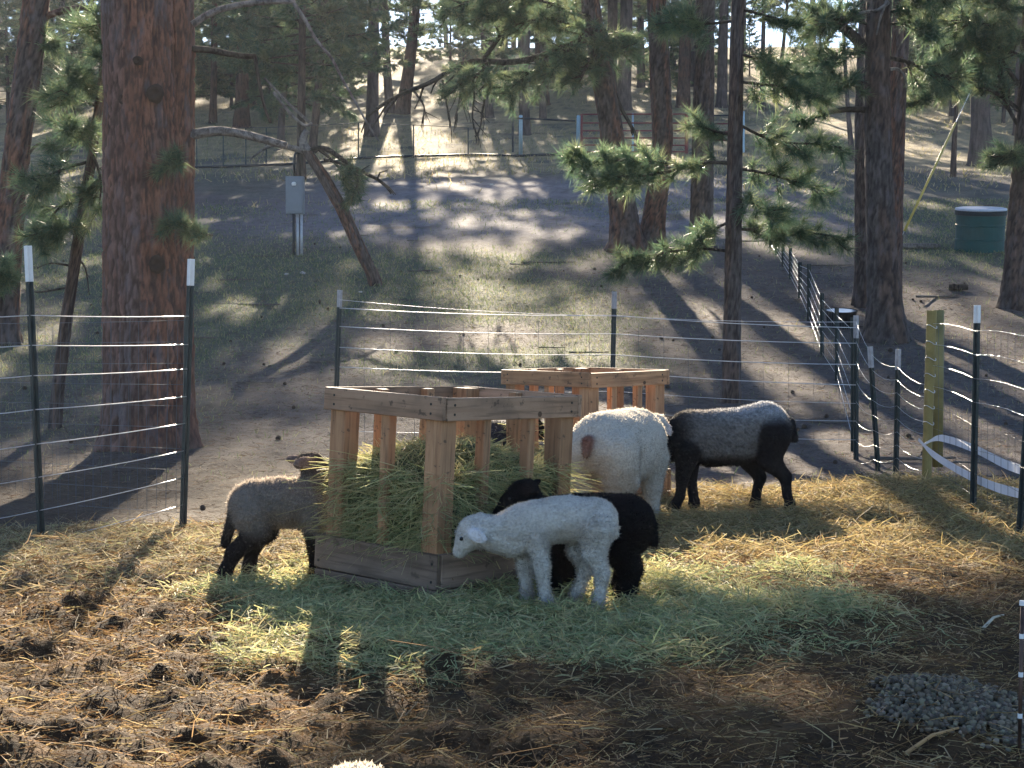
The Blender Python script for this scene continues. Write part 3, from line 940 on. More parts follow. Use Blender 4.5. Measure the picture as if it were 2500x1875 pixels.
# white tape loops
tp = thing('plastic_tape', 'white plastic tape looped between the yellow post and right posts', 'tape', (0, 0, 0))
def tape_run(px):
    P = np.array([W(*q) for q in px])
    tt = np.linspace(0, 1, len(P)); ts = np.linspace(0, 1, 36)
    P = np.stack([np.interp(ts, tt, P[:, i]) for i in range(3)], 1)
    for _ in range(4):
        P[1:-1] = (P[:-2] + P[2:] + 2 * P[1:-1]) / 4
    n_ = len(P)
    hwid = np.interp(ts, [0, .08, .2, 1], [.016, .012, .022, .028])
    tw = .25 * np.sin(ts * 9) + np.where(ts < .15, (0.15 - ts) * 6, 0)
    V = []
    for i in range(n_):
        up = np.array([0, -math.sin(tw[i]), math.cos(tw[i])])
        fwd = np.array([0, -.0016, 0])
        V += [P[i] - up * hwid[i], P[i] + up * hwid[i], P[i] + up * hwid[i] + fwd, P[i] - up * hwid[i] + fwd]
    q = []
    for i in range(n_ - 1):
        for k in range(4):
            q.append([i * 4 + k, i * 4 + (k + 1) % 4, (i + 1) * 4 + (k + 1) % 4, (i + 1) * 4 + k])
    mb = MB(); mb.add(np.array(V), q)
    return mb.build('tape_strip', M_tape, tp)
tape_run([(2255, 1085, 10.1), (2290, 1066, 10.0), (2340, 1080, 9.6), (2390, 1100, 9.25), (2450, 1132, 8.8), (2496, 1148, 8.45), (2600, 1190, 7.8)])
tape_run([(2242, 1072, 10.15), (2270, 1103, 10.0), (2300, 1125, 9.8), (2370, 1165, 9.3), (2440, 1193, 8.8), (2490, 1205, 8.5), (2600, 1235, 7.8)])

# --- fence running up the hill
fh = thing('wire_fence', 'wire fence of thin dark posts running up the hill past the black tub', 'fence', (0, 0, 0))
hp = [((2083, 1100), 775), ((2043, 928), 752), ((2007, 870), 716), ((1975, 785), 644), ((1953, 728), 640), ((1930, 682), 605), ((1912, 650), 588), ((1896, 622), 570), ((1880, 600), 555)]
bt = []
for (bx, by), ty in hp:
    g_ = G(bx, by)
    t_ = W(bx, ty, g_[1])
    t_post(fh, g_, t_, tip=.0, studs=False, r=.014 + .0005 * g_[1])
    bt.append((g_, t_))
for k in range(6):
    t = .08 + k / 6
    P = np.array([b + (tt - b) * min(t, .9) for b, tt in bt])
    wire_part(fh, P, np.clip(P[:, 1] * .00012, .0016, .004))
mb = MB()
for (a0, a1), (b0, b1) in zip(bt[:-1], bt[1:]):
    for k in range(1, 9):
        s = k / 9
        mb.tube([a0 + (b0 - a0) * s, a0 + (a1 - a0) * .9 + ((b0 + (b1 - b0) * .9) - (a0 + (a1 - a0) * .9)) * s], .0016, 4, cap=False)
o = mb.build('stay_wire', M_wire_dark, fh); o['kind'] = 'stuff'

# --- steel rod at the right edge
rd = thing('fence_rod', 'rusty steel rod standing at the right edge before the droppings', 'rod', (0, 0, 0))
b = np.array([1.243, 4.0, GH(1.243, 4.0) - .05])
b, t = W(2488, 1852, 4.05), W(2496, 1478, 4.05)
mb = MB(); mb.tube([b - [0, 0, .05], t], .0052, 8); mb.build('rod_shaft', make_plain('rusty_rod', (.10, .06, .045), .5, .7, var=.4, sc=40), rd, smooth=True)
mb = MB(); mb.tube([t, t + [0.0005, 0, .012]], .008, 8); mb.build('rod_cap', M_ceramic, rd)
for f in (.28, .55, .8):
    c = b + (t - b) * f
    mb = MB(); mb.tube([c - [0, 0, .006], c + [0, 0, .006]], .0062, 8); mb.build('clip', M_ceramic, rd)  # white collars standing in for glints on the steel

# ================================================================== SMALL STRUCTURES ON THE SLOPE
# green barrel
bb = G(2390, 612)
s = bb[1] / FPX
rad = 59 * s; hh_ = 112 * s
gb = thing('water_barrel', 'green round water barrel with a pale lid on the slope', 'barrel', bb - np.array([0, 0, .05]))
gb.rotation_euler = (R(7), 0, 0)
mb = MB()
prof = [(0, .0), (rad * .98, .0), (rad, .02), (rad * .985, hh_ * .29), (rad * 1.004, hh_ * .30), (rad * 1.004, hh_ * .32), (rad * .985, hh_ * .33), (rad * .985, hh_ * .60), (rad * 1.004, hh_ * .61), (rad * 1.004, hh_ * .63), (rad * .985, hh_ * .64), (rad, hh_ * .88), (rad * .99, hh_ * .9), (0, hh_ * .9)]
def lathe(mb, prof, n=48, mat=0, col=None):
    a = np.arange(n) / n * 2 * math.pi
    V = np.concatenate([np.stack([r * np.cos(a), r * np.sin(a), np.full(n, z)], 1) for r, z in prof])
    i = np.arange(len(prof) - 1)[:, None]; j = np.arange(n)[None]; k = (j + 1) % n
    mb.add(V, np.stack([i * n + j, i * n + k, (i + 1) * n + k, (i + 1) * n + j], -1).reshape(-1, 4), None, col, mat)
lathe(mb, prof); mb.build('barrel_shell', M_green, gb, smooth=False)
mb = MB(); lathe(mb, [(rad * 1.006, hh_ * .84), (rad * 1.045, hh_ * .845), (rad * 1.045, hh_ * .935), (rad * 1.0, hh_ * .94)]); mb.build('rim', make_plain('dark_teal_rim', (.003, .016, .022), .5, 0, .2), gb)
mb = MB(); lathe(mb, [(rad * 1.02, hh_ * .94), (rad * 1.04, hh_ * .95), (rad * 1.03, hh_ * .985), (rad * .9, hh_ * 1.0), (0, hh_ * 1.01)]); mb.build('lid', M_lid, gb)
st_ = thing('fallen_stick', 'short pale stick lying on the green barrel lid', 'stick', bb + np.array([rad * .35, -rad * .2 - .122 * hh_, hh_ * .99 - .03]))
mb = MB(); mb.tube([(-.12, 0, .012), (.0, .01, .02), (.12, 0.03, .03)], .012, 6); mb.build('stick_piece', M_stick, st_)
# black tub behind the hill fence
tb = G(2052, 800)
s = tb[1] / FPX
tub = thing('stock_tub', 'black rubber water tub standing behind the hill fence', 'tub', tb)
tub.rotation_euler = (R(9), 0, 0)
r0 = 38 * s; h0 = 42 * s
mb = MB(); lathe(mb, [(0, .0), (r0 * .85, 0), (r0, h0 * .95), (r0 * 1.06, h0 * .96), (r0 * 1.06, h0), (r0 * .97, h0), (r0 * .93, h0 * .75)]); mb.build('tub_shell', M_black, tub, smooth=False)
mb = MB(); lathe(mb, [(r0 * .945, h0 * .975), (0, h0 * .975)]); mb.build('water_surface', make_plain('still_water', (.35, .38, .42), .12, 0, .8, var=.05), tub)  # pale base colour stands in for sky reflected in the water
# utility box
ub = G(727, 622)
s = ub[1] / FPX
bx = thing('electrical_box', 'grey electrical box on conduits against a dark wooden post', 'electrical box', ub)
X0 = lambda px: (px - 727) * s
Z0 = lambda py: (622 - py) * s
mb = MB(); mb.box((X0(700), -.10, Z0(523)), (X0(744), .06, Z0(432)), bev=.008); e = mb.build('box_shell', M_box, bx)
mb = MB(); mb.box((X0(703), -.114, Z0(518)), (X0(741), -.1005, Z0(437)), bev=.004); mb.build('box_door', M_box, e)
for a in (718, 728, 737):
    mb = MB(); mb.tube([(X0(a), -.03, -.1), (X0(a), -.03, Z0(523))], 3.6 * s, 10); mb.build('conduit', M_conduit if a != 718 else M_pipe, bx, smooth=True)
mb = MB(); mb.tube([(X0(731), .10, -.2), (X0(733), .10, Z0(440)), (X0(734), .10, Z0(290))], [7 * s, 7 * s, 6.5 * s], 12); mb.build('post', M_twig, bx)
mb = MB(); mb.tube([(X0(721), -.02, Z0(432)), (X0(720), -.04, Z0(405)), (X0(722), -.03, Z0(380)), (X0(728), 0, Z0(366)), (X0(735), .04, Z0(362))], 3.2 * s, 8); mb.build('cable', M_cable, bx, smooth=True)
mb = MB(); lathe(mb, [(0, 0), (4.5 * s, 0), (6 * s, 4 * s), (4.5 * s, 8 * s), (0, 9 * s)], 14)
mb.build('insulator', M_ceramic, bx, loc=(X0(721), -.14, Z0(455)))
# guy wire with yellow sleeve
gw = thing('guy_wire', 'slanting guy wire with a yellow sleeve beside the green barrel', 'guy wire', (0, 0, 0))
ga = G(2198, 585); gbp = W(2333, 300, ga[1] + 1.2); gt = W(2432, 90, ga[1] + 2.2)
wire_part(gw, [ga, gbp, gt], .008, M_wire)
gs = ga + (gbp - ga) * .07
mb = MB(); mb.tube([gs, gbp], .024, 10); mb.build('yellow_sleeve', M_yellow, gw, smooth=True)
# gates and pipe fence at the far side of the clearing
gd = G(1275, 385)[1]
s = gd / FPX
pf = thing('pipe_fence', 'pale blue pipe fence panel left of the red gate', 'fence', (0, 0, 0))
for px, top in ((1271, 283), (1410, 283)):
    b, t = G(px, 380), W(px, top, gd)
    mb = MB(); mb.tube([b - [0, 0, .1], [b[0], gd, t[2]]], 4.6 * s, 12); mb.build('pipe_post', M_blue, pf, smooth=True)
b = G(1252, 372)
mb = MB(); mb.tube([b, W(1252, 276, b[1])], 2.6 * s, 8); mb.build('dark_stake', M_pipe, pf)
mb = MB(); mb.tube([W(1252, 288, gd), W(1405, 295, gd)], 2.4 * s, 8); mb.build('rail', M_pipe, pf)
rg = thing('red_gate', 'rusty red tubular gate across the far clearing', 'gate', (0, 0, 0))
for px, m_ in ((1420, M_red), (1676, M_red)):
    mb = MB(); mb.tube([W(px, 375, gd), W(px, 278, gd)], (2.8 if px < 1500 else 4.5) * s, 8); mb.build('gate_upright', m_, rg)
for py in (279, 300, 319, 337, 354, 371):
    mb = MB(); mb.tube([W(1420, py, gd - .03), W(1676, py + rng.normal(0, .6), gd - .03)], 1.8 * s, 8); mb.build('gate_rail', M_red, rg)
mb = MB(); mb.tube([W(1545, 371, gd + .3), W(1545, 276, gd + .3)], 2.5 * s, 8); mb.build('brace_upright', M_blue, rg)
rg2 = thing('red_gate', 'second red tubular rail panel right of the far red gate', 'gate', (0, 0, 0))
for py in (282, 302, 322, 342):
    mb = MB(); mb.tube([W(1690, py, gd + .5), W(1812, py, gd + .8)], 1.7 * s, 8); mb.build('gate_rail', M_pipe if py < 290 else M_red, rg2)
mb = MB(); mb.tube([W(1814, 372, gd + .8), W(1814, 272, gd + .8)], 4.5 * s, 10); mb.build('gate_upright', M_blue, rg2)
# black pipe lying along the clearing
P = np.array([G(px, py) for px, py in ((440, 413), (560, 411), (700, 405), (800, 398), (880, 391), (960, 387), (1080, 384), (1150, 381), (1270, 384), (1400, 379))])
P[:, 2] += .06
bp = thing('water_pipe', 'long black pipe lying across the far edge of the clearing', 'pipe', (0, 0, 0))
mb = MB(); mb.tube(P, 3.0 * P[:, 1] / FPX, 8); mb.build('pipe_length', M_pipe, bp, smooth=True)
# far wire fence with thin stakes
ff = thing('wire_fence', 'distant thin stake fence before the sunlit pines', 'fence', (0, 0, 0))
tops = []
for px, pb, pt in ((480, 412, 318), (545, 410, 315), (600, 408, 312), (650, 406, 312), (875, 390, 300), (1143, 382, 312), (1010, 386, 305)):
    b = G(px, pb); t = W(px, pt, b[1]); tops.append(t)
    mb = MB(); mb.tube([b, t], 1.6 * b[1] / FPX, 6); mb.build('stake', M_post, ff)
tops = np.array(sorted(tops, key=lambda q: q[0]))
wire_part(ff, tops, .012, M_pipe)
# ================================================================== TREES
NEEDLE = np.array([[.065, .105, .06], [.095, .13, .065], [.06, .10, .064], [.14, .16, .08]]) * 1.3
def needles(mb, C, D, n_per, length, width, spread, mati=1, tone=1.0):
    """tufts of needles: one thin triangle each"""
    k = len(C)
    c = np.repeat(C, n_per, 0); d = np.repeat(D, n_per, 0)
    n = len(c)
    d = d + rng.normal(0, spread, (n, 3))
    d /= np.linalg.norm(d, axis=1)[:, None] + 1e-9
    c = c - d * 0 + np.repeat(D, n_per, 0) * rng.uniform(-.5, .3, (n, 1)) * length
    s = np.cross(d, rng.normal(0, 1, (n, 3)))
    s /= np.linalg.norm(s, axis=1)[:, None] + 1e-9
    L = length * rng.uniform(.7, 1.1, (n, 1))
    V = np.stack([c - s * width * .5, c + s * width * .5, c + d * L - np.array([0, 0, .12]) * L], 1).reshape(-1, 3)
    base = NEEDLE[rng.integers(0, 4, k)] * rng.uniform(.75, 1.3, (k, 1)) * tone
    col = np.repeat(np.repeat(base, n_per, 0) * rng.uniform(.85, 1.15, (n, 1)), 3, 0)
    mb.add(V, None, np.arange(n * 3).reshape(-1, 3), col, mati)
def curve(P, n):
    P = np.asarray(P, float)
    t = np.linspace(0, 1, len(P)); ts = np.linspace(0, 1, n)
    Q = np.stack([np.interp(ts, t, P[:, i]) for i in range(3)], 1)
    for _ in range(3):
        Q[1:-1] = (Q[:-2] + Q[2:] + 2 * Q[1:-1]) / 4
    return Q
def branch_geo(mb, P, r0, r1, n_tw, tw_len, tufts, npt, nl, nw, t0=.25, droop=.1, spread=.55, tone=1.0, mati=1, flat=.5, wig=.04):
    """a limb along P with side twigs carrying needle tufts; wood material 0, needles mati"""
    Q = curve(P, max(8, len(P) * 3))
    L = np.linalg.norm(np.diff(Q, axis=0), axis=1).sum()
    Q[1:-1] += rng.normal(0, wig * .25 * L / len(Q), Q[1:-1].shape)
    mb.tube(Q, np.linspace(r0, r1, len(Q)), 6, mat=0)
    CC, DD = [], []
    T = np.gradient(Q, axis=0); T /= np.linalg.norm(T, axis=1)[:, None] + 1e-9
    for k in range(n_tw):
        t = t0 + (1 - t0) * (k + rng.random()) / n_tw
        f = t * (len(Q) - 1); i = min(int(f), len(Q) - 2)
        p = Q[i] + (Q[i + 1] - Q[i]) * (f - i)
        h = np.cross(T[i], [0, 0, 1]); nh = np.linalg.norm(h); h = h / nh if nh > .1 else np.array([1., 0, 0])
        d = T[i] * rng.uniform(.3, .9) + h * rng.choice([-1, 1]) * rng.uniform(.5, 1.1) + np.array([0, 0, 1]) * rng.normal(.05, flat)
        d /= np.linalg.norm(d)
        l = tw_len * rng.uniform(.5, 1.15) * (1.15 - .5 * t)
        e = p + d * l + np.array([0, 0, -droop * l])
        mid = (p + e) / 2 + rng.normal(0, .06 * l, 3)
        mb.tube([p, mid, e], np.linspace(r1 * .9, r1 * .4, 3), 4, mat=0, cap=False)
        for j in range(tufts):
            s = .35 + .7 * (j + rng.random() * .8) / tufts
            c = p * (1 - s) ** 2 + 2 * mid * s * (1 - s) + e * s * s
            CC.append(c + rng.normal(0, .05 * l, 3))
            dd = d + rng.normal(0, .35, 3) + np.array([0, 0, .25])
            DD.append(dd / np.linalg.norm(dd))
    if tufts and npt and CC:
        needles(mb, np.array(CC), np.array(DD), npt, nl, nw, spread, mati, tone)

def crown_mesh(name, Hc, Rm, nb, n_tw, tufts, npt, nl, nw, shape, tr, seed_bare=0.0):
    """a whole pine crown; origin on the trunk axis at the crown's base, trunk radius tr at the base"""
    mb = MB()
    for k in range(nb):
        t = (k + rng.random() * .9) / nb
        z = t * Hc
        a = k * 2.399 + rng.normal(0, .35)
        r = Rm * shape(t) * rng.uniform(.6, 1.15)
        up = rng.uniform(-.15, .25) + .35 * t
        d = np.array([math.cos(a), math.sin(a), 0])
        p0 = d * tr * (1 - t) * .6 + np.array([0, 0, z])
        p1 = p0 + d * r * .5 + np.array([0, 0, r * (up * .5 - .05)])
        p2 = p0 + d * r + np.array([0, 0, r * up])
        branch_geo(mb, [p0, p1, p2], .012 + .018 * r / 2.5, .006, max(3, int(n_tw * r / Rm)), .30 * r + .12, tufts, npt, nl, nw, t0=.3 if t < .6 else .15, flat=.35)
    return mb.mesh(name, [M_twig, M_needle], False)
sh_pine = lambda t: (.55 + .9 * t) if t < .4 else max(.12, 1.0 - (t - .4) * 1.35)
sh_far = lambda t: (.8 + .5 * t) if t < .4 else max(.12, 1.0 - (t - .4) * 1.35)
sh_cone = lambda t: max(.1, 1.0 - .9 * t)
CROWNS = {
    'tall': [crown_mesh('pine_crown_mesh', 8.5, 2.9, 56, 12, 4, 20, .20, .019, sh_pine, .14) for _ in range(2)],
    'far': [crown_mesh('far_crown_mesh', 12.0, 3.2, 56, 11, 5, 13, .34, .038, sh_far, .2) for _ in range(3)],
    'bushy': [crown_mesh('bushy_crown_mesh', 7.0, 2.3, 64, 12, 5, 20, .24, .03, sh_cone, .09) for _ in range(2)],
}
def trunk_mesh(P, rad, sides=12, rough=.05, m=None, flare=1.0):
    P = np.asarray(P, float)
    Ls = np.concatenate([[0], np.cumsum(np.linalg.norm(np.diff(P, axis=0), axis=1))])
    n = int(max(10, min(34, Ls[-1] / .3)))
    ts = np.linspace(0, Ls[-1], n)
    ts = np.unique(np.concatenate([ts, [.08, .2, .4]]))
    Q = np.stack([np.interp(ts, Ls, P[:, i]) for i in range(3)], 1)
    for _ in range(2):
        Q[1:-1] = (Q[:-2] + Q[2:] + 2 * Q[1:-1]) / 4
    r = np.interp(ts, Ls, rad) * (1 + flare * .45 * np.exp(-np.maximum(ts - .1, 0) / .28))
    mb = MB()
    mb.tube(Q, r, sides, cap=True)
    V = mb.v[0]
    k = sides * len(Q)
    a = np.arctan2(V[:k, 1] - np.repeat(Q[:, 1], sides), V[:k, 0] - np.repeat(Q[:, 0], sides))
    zf = np.repeat(ts, sides)
    nn_ = fbm(np.cos(a) * 2.2 + P[0][0], np.sin(a) * 2.2 + zf * .8, zf * .5, s=33, octv=3) - .5
    c = np.repeat(Q, sides, 0)
    V[:k] = c + (V[:k] - c) * (1 + rough * 3 * nn_)[:, None]
    mb.v[0] = V
    return mb.mesh('trunk_mesh', m or M_bark, True)
def plate_trunk(P, rad, seed, warm, grey, cell=.045, amp=.012, sides=44, flare=1.0, spiral=.0):
    P = np.asarray(P, float); rad = np.asarray(rad, float)
    Ls = np.concatenate([[0], np.cumsum(np.linalg.norm(np.diff(P, axis=0), axis=1))])
    ts = np.concatenate([np.arange(0, min(8.0, Ls[-1]), .05), np.arange(min(8.0, Ls[-1]), Ls[-1], .5), [Ls[-1]]])
    Q = np.stack([np.interp(ts, Ls, P[:, i]) for i in range(3)], 1)
    for _ in range(30):
        Q[1:-1] = (Q[:-2] + Q[2:] + 2 * Q[1:-1]) / 4 if _ < 4 else Q[1:-1]
    r = np.interp(ts, Ls, rad) * .93
    a = np.arange(sides) / sides * 2 * math.pi
    A, Tt = np.meshgrid(a, ts)
    rm = rad[0]
    w_ = (fbm(A * 2.5 + seed, Tt * 1.9, s=seed + 3, octv=3) - .5) * 2.2
    f1, f2, cid = worley(A * rm / cell + w_, Tt / (cell * 3.6) + 1.4 * fbm(A * 4, Tt * 3, s=seed, octv=2), s=seed)
    edge = sstep(-.08, .4, f2 - f1 + .6 * (fbm(A * 50 * rm, Tt * 11, s=seed + 21, octv=2) - .5))
    fine = fbm(A * 45 * rm, Tt * 8, s=seed + 7, octv=3)
    fl = flare * .5 * np.exp(-np.maximum(Tt - .22, 0) / .22) * (1 + .35 * np.cos(A * 4 + seed) + .3 * np.cos(A * 7 + 2 * seed))
    rr = r[:, None] * (1 + fl + .10 * (fbm(np.cos(A) * 1.4 + seed, np.sin(A) * 1.4 + Tt * .6, s=seed + 2, octv=2) - .5)) + np.minimum(1, r[:, None] / .08) * (edge * amp * (.5 + .9 * cid) + amp * .8 * (fine - .5))
    V = np.stack([Q[:, 0:1] + rr * np.cos(A), Q[:, 1:2] + rr * np.sin(A), np.broadcast_to(Q[:, 2:3], A.shape)], -1)
    warm, grey = np.array(warm), np.array(grey)
    g_ = sstep(.42, .62, fbm(A * 1.3, Tt * .9, s=seed + 11, octv=3))[..., None]
    colr = (warm * (1 - g_) + grey * g_) * (.8 + .4 * cid[..., None]) * (.6 + .8 * fine[..., None])
    colr = np.array([.032, .024, .021]) * (1 - edge[..., None]) + colr * edge[..., None]
    nz = len(ts)
    mb = MB()
    i = np.arange(nz - 1)[:, None] * sides; j = np.arange(sides)[None]; k = (j + 1) % sides
    mb.add(V.reshape(-1, 3), np.stack([i + j, i + k, i + sides + k, i + sides + j], -1).reshape(-1, 4), None, colr.reshape(-1, 3))
    return mb.mesh('plated_trunk_mesh', M_plate, True)
def put_crown(root, kind, p, sc, rz, idx=0):
    me = CROWNS[kind][idx % len(CROWNS[kind])]
    o = obj('crown', me, root)
    o.location = p; o.scale = (sc, sc, sc); o.rotation_euler = (0, 0, rz)
    return o
_rz = [0.0]
def tree(label, base_px, pts, H, crown='tall', crown_z=None, csc=1.0, bark=None, sides=12, group=None, flare=1.0, dd=None, idx=None, name='pine_tree', plate=None):
    """base_px: pixel of the foot; pts: (px, py, width in px) up the trunk; H: full height above the foot"""
    g_ = G(*base_px) if dd is None else W(*base_px, dd)
    d = g_[1]; s = d / FPX
    root = thing(name, label, 'tree', (0, 0, 0), 0, group)
    P = [g_ - [0, 0, .25]]; rr = [pts[0][2] * s / 2]
    for (px, py, wd) in pts:
        P.append(W(px, py, d)); rr.append(wd * s / 2)
    top = P[-1]
    dirv = (P[-1] - P[-2]); dirv = dirv / max(dirv[2], .1)
    z_end = g_[2] + H
    if z_end > top[2] + .3:
        e = top + np.array([dirv[0] * .6, 0, 1.0]) * (z_end - top[2])
        mid = (top + e) / 2
        P += [mid, e]; rr += [rr[-1] * .65, .015]
    if plate:
        wm, gy = {'red': ((.15, .075, .05), (.10, .075, .066)), 'grey': ((.105, .07, .055), (.085, .07, .064))}[plate]
        obj('trunk', plate_trunk(P, rr, int(base_px[0]) % 97 + 3, wm, gy, cell=.05 if rr[0] > .15 else .03, amp=.014 if rr[0] > .15 else .007, flare=flare), root)
    else:
        obj('trunk', trunk_mesh(P, rr, sides, m=bark or M_bark, flare=flare), root)
    P = np.array(P)
    if crown:
        cz = g_[2] + (crown_z if crown_z is not None else H * .45)
        cx = np.interp(cz, P[:, 2], P[:, 0])
        _rz[0] += 2.1
        put_crown(root, crown, (cx, d, cz), csc * (z_end - cz) / {'tall': 8.3, 'far': 11.7, 'bushy': 6.8}[crown], _rz[0], int(_rz[0] * 3) if idx is None else idx)
    return root, d
def limb(root, d, px, r_px=(8, 3), n_tw=0, tw=.4, tufts=0, npt=14, nl=.17, nw=None, m=None, depth_end=None, name='branch', t0=.25, tone=1.0, flat=.5, spread=.75, droop=.1, dense=1.0):
    """a limb through photograph pixels at distance d (ending at depth_end), with its needles as a sub-part"""
    d1 = d if depth_end is None else depth_end
    k = len(px)
    P = [W(x, y, d + (d1 - d) * i / (k - 1)) for i, (x, y) in enumerate(px)]
    s = d / FPX
    nw = nw or max(.004, 1.6 * s)
    npt = int(npt * 1.35 * dense)
    n_tw = int(n_tw * 1.6) if tufts else n_tw
    tufts = tufts + 1 if tufts else 0
    mb = MB()
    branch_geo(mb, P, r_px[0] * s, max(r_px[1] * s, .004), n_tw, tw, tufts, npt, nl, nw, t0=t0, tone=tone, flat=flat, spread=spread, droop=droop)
    # split the wood and the needles into two objects
    wood, nd = MB(), MB()
    for v, c in zip(mb.v, mb.c):
        pass
    wb = MB(); nb_ = MB()
    off = 0
    qi, ti = 0, 0
    V = np.concatenate(mb.v); C = np.concatenate(mb.c)
    Q = np.concatenate(mb.q) if mb.q else np.zeros((0, 4), int)
    T = np.concatenate(mb.t) if mb.t else np.zeros((0, 3), int)
    TM = np.concatenate(mb.tm) if mb.tm else np.zeros(0)
    wb.add(V, Q, T[TM == 0], C)
    br = wb.build(name, m or M_twig, root, smooth=True)
    tn = T[TM == 1]
    if len(tn):
        nb_.add(V[tn.ravel()], None, np.arange(tn.size).reshape(-1, 3), C[tn.ravel()])
        nb_.build('needles', M_needle, br)
    return br

# ---- the big red pine at the left, plates of bark modelled
def big_trunk(px_pts, d, name, root, seed, nside=200, nz=330, base=None):
    s = d / FPX
    P = np.array([W(x, y, d) for x, y, w_ in px_pts]); rr = np.array([w_ * s / 2 for x, y, w_ in px_pts])
    z = np.linspace(P[0, 2], P[-1, 2], nz)
    cx = np.interp(z, P[:, 2], P[:, 0]); r = np.interp(z, P[:, 2], rr)
    a = np.arange(nside) / nside * 2 * math.pi
    A, Z = np.meshgrid(a, z)
    rm = rr.mean()
    # wrap-around cells: sample on the unrolled bark, seam hidden at the back
    sx = A * rm / .052
    sz = Z / .19
    wob = (fbm(A * 3, Z * 2.2, s=seed + 3, octv=4) - .5) * 3.6
    f1, f2, cid = worley(sx + wob, sz + 2.4 * fbm(A * 5, Z * 4, s=seed, octv=3), s=seed)
    edge = sstep(-.10, .42, f2 - f1 + .9 * (fbm(A * 55 * rm, Z * 9, s=seed + 21, octv=3) - .5))
    edge = edge * (1 - .75 * sstep(.60, .70, fbm(A * 38 * rm, Z * 12, s=seed + 31, octv=2)))
    fine = fbm(A * 40 * rm, Z * 9, s=seed + 7, octv=3)
    r2 = r[:, None] * (1 + .035 * (fbm(np.cos(A) * 1.5 + 9, np.sin(A) * 1.5 + Z * .5, s=seed + 2, octv=2) - .5))
    h = edge * (.010 + .012 * cid) + .010 * (fine - .5)
    hz = Z - P[0, 2]
    fl = .24 * np.exp(-np.maximum(hz - .15, 0) / .16) * (1 + .5 * np.cos(A * 5 + 1.3) + .4 * np.cos(A * 3))
    r2 = r2 * (1 + .55 * fl) + h
    # old branch scars
    V = np.stack([cx[:, None] + r2 * np.cos(A - math.pi / 2 + math.pi), d + r2 * np.sin(A - math.pi / 2 + math.pi), Z], -1)
    warm = np.array([.19, .09, .058]); grey = np.array([.13, .10, .095]); deep = np.array([.072, .043, .034])
    big = fbm(A * 1.3, Z * 1.1, s=seed + 11, octv=3)
    leftgrey = sstep(.1, -.55, np.cos(A - math.pi / 2 + math.pi)) * .5
    gmix = np.clip(sstep(.58, .75, big) * .6 + leftgrey * sstep(.35, .6, big + .12), 0, 1)[..., None]
    plate = (warm * (1 - gmix) + grey * gmix) * (.8 + .4 * cid[..., None]) * (.75 + .5 * fine[..., None])
    colr = deep * (1 - edge[..., None]) + plate * edge[..., None]
    mb = MB()
    i = np.arange(nz - 1)[:, None] * nside; j = np.arange(nside)[None]; k = (j + 1) % nside
    mb.add(V.reshape(-1, 3), np.stack([i + j, i + k, i + nside + k, i + nside + j], -1).reshape(-1, 4), None, colr.reshape(-1, 3))
    return mb.build(name, M_plate, root, smooth=True)
def scar(root, d, px, py, w_, h_):
    p = W(px, py, d)
    s = d / FPX
    mb = MB()
    a = np.arange(14) / 14 * 2 * math.pi
    rings = [(1.15, .02), (.95, -.035), (.6, -.03), (.25, -.012)]
    V = []
    for f, dy in rings:
        jr = 1 + rng.normal(0, .07, 14)
        V.append(np.stack([p[0] + w_ * s * f * jr * np.cos(a), np.full(14, p[1] + dy), p[2] + h_ * s * f * jr * np.sin(a)], 1))
    V = np.concatenate(V + [np.array([[p[0], p[1] - .008, p[2]]])])
    i = np.arange(3)[:, None] * 14; j = np.arange(14)[None]; k = (j + 1) % 14
    mb.add(V, np.stack([i + j, i + k, i + 14 + k, i + 14 + j], -1).reshape(-1, 4), [[42 + b, 42 + (b + 1) % 14, 56] for b in range(14)])
    return mb.build('branch_scar', M_scar, root, smooth=True)
m, n, _, _ = mat('branch_scar_wood')
finish(n, mixc(n, (.03, .02, .015), (.075, .045, .03), noise(n, coord(n), 40, 4)), .9, bump(n, noise(n, coord(n), 60, 4), .8, .01))
M_scar = m
DB = 12.9
big = thing('pine_tree', 'massive red-barked pine with flaking plates at the left', 'tree', (0, 0, 0))
big_trunk([(365, 1135, 222), (360, 1000, 206), (358, 800, 200), (352, 600, 186), (345, 300, 172), (338, 0, 164), (330, -900, 130)], DB, 'trunk', big, 101)
big_trunk([(425, 1090, 92), (424, 700, 88), (424, 400, 92), (428, 0, 84), (432, -900, 60)], DB + .12, 'side_trunk', big, 151, 90, 240)
rt = .30
for (px, py, a_, b_) in ((382, 645, 17, 19), (378, 228, 19, 20), (280, 305, 14, 16), (336, 148, 10, 10), (283, 672, 8, 8), (300, 243, 9, 12), (385, 430, 6, 12)):
    cxp = 352
    off = (px - cxp) * DB / FPX
    scar(big, DB - math.sqrt(max(.28 ** 2 - off ** 2, .002)) - .028, px, py, a_, b_)
limb(big, DB + .1, [(455, 332), (500, 322), (540, 318), (600, 328), (660, 345), (700, 356)], (13, 9), m=M_dead)
limb(big, DB + .1, [(455, 118), (520, 122), (580, 137), (625, 138)], (9, 6), m=M_twig)
limb(big, DB + .1, [(622, 138), (632, 200), (645, 262), (660, 300)], (5, 3), m=M_twig)
limb(big, DB - .3, [(470, 60), (520, 25), (600, 8), (680, 2), (720, 5)], (9, 6), m=M_dead)
limb(big, DB - .3, [(715, 5), (750, 55), (770, 100), (812, 140), (830, 185), (860, 235), (895, 300), (925, 345)], (5, 2), m=M_dead)
limb(big, DB - .3, [(668, 225), (705, 275), (745, 312), (762, 300)], (4, 3), m=M_dead)
put_crown(big, 'tall', (W(338, -900, DB)[0], DB, W(0, -1300, DB)[2]), 1.15, 1.0, 0)
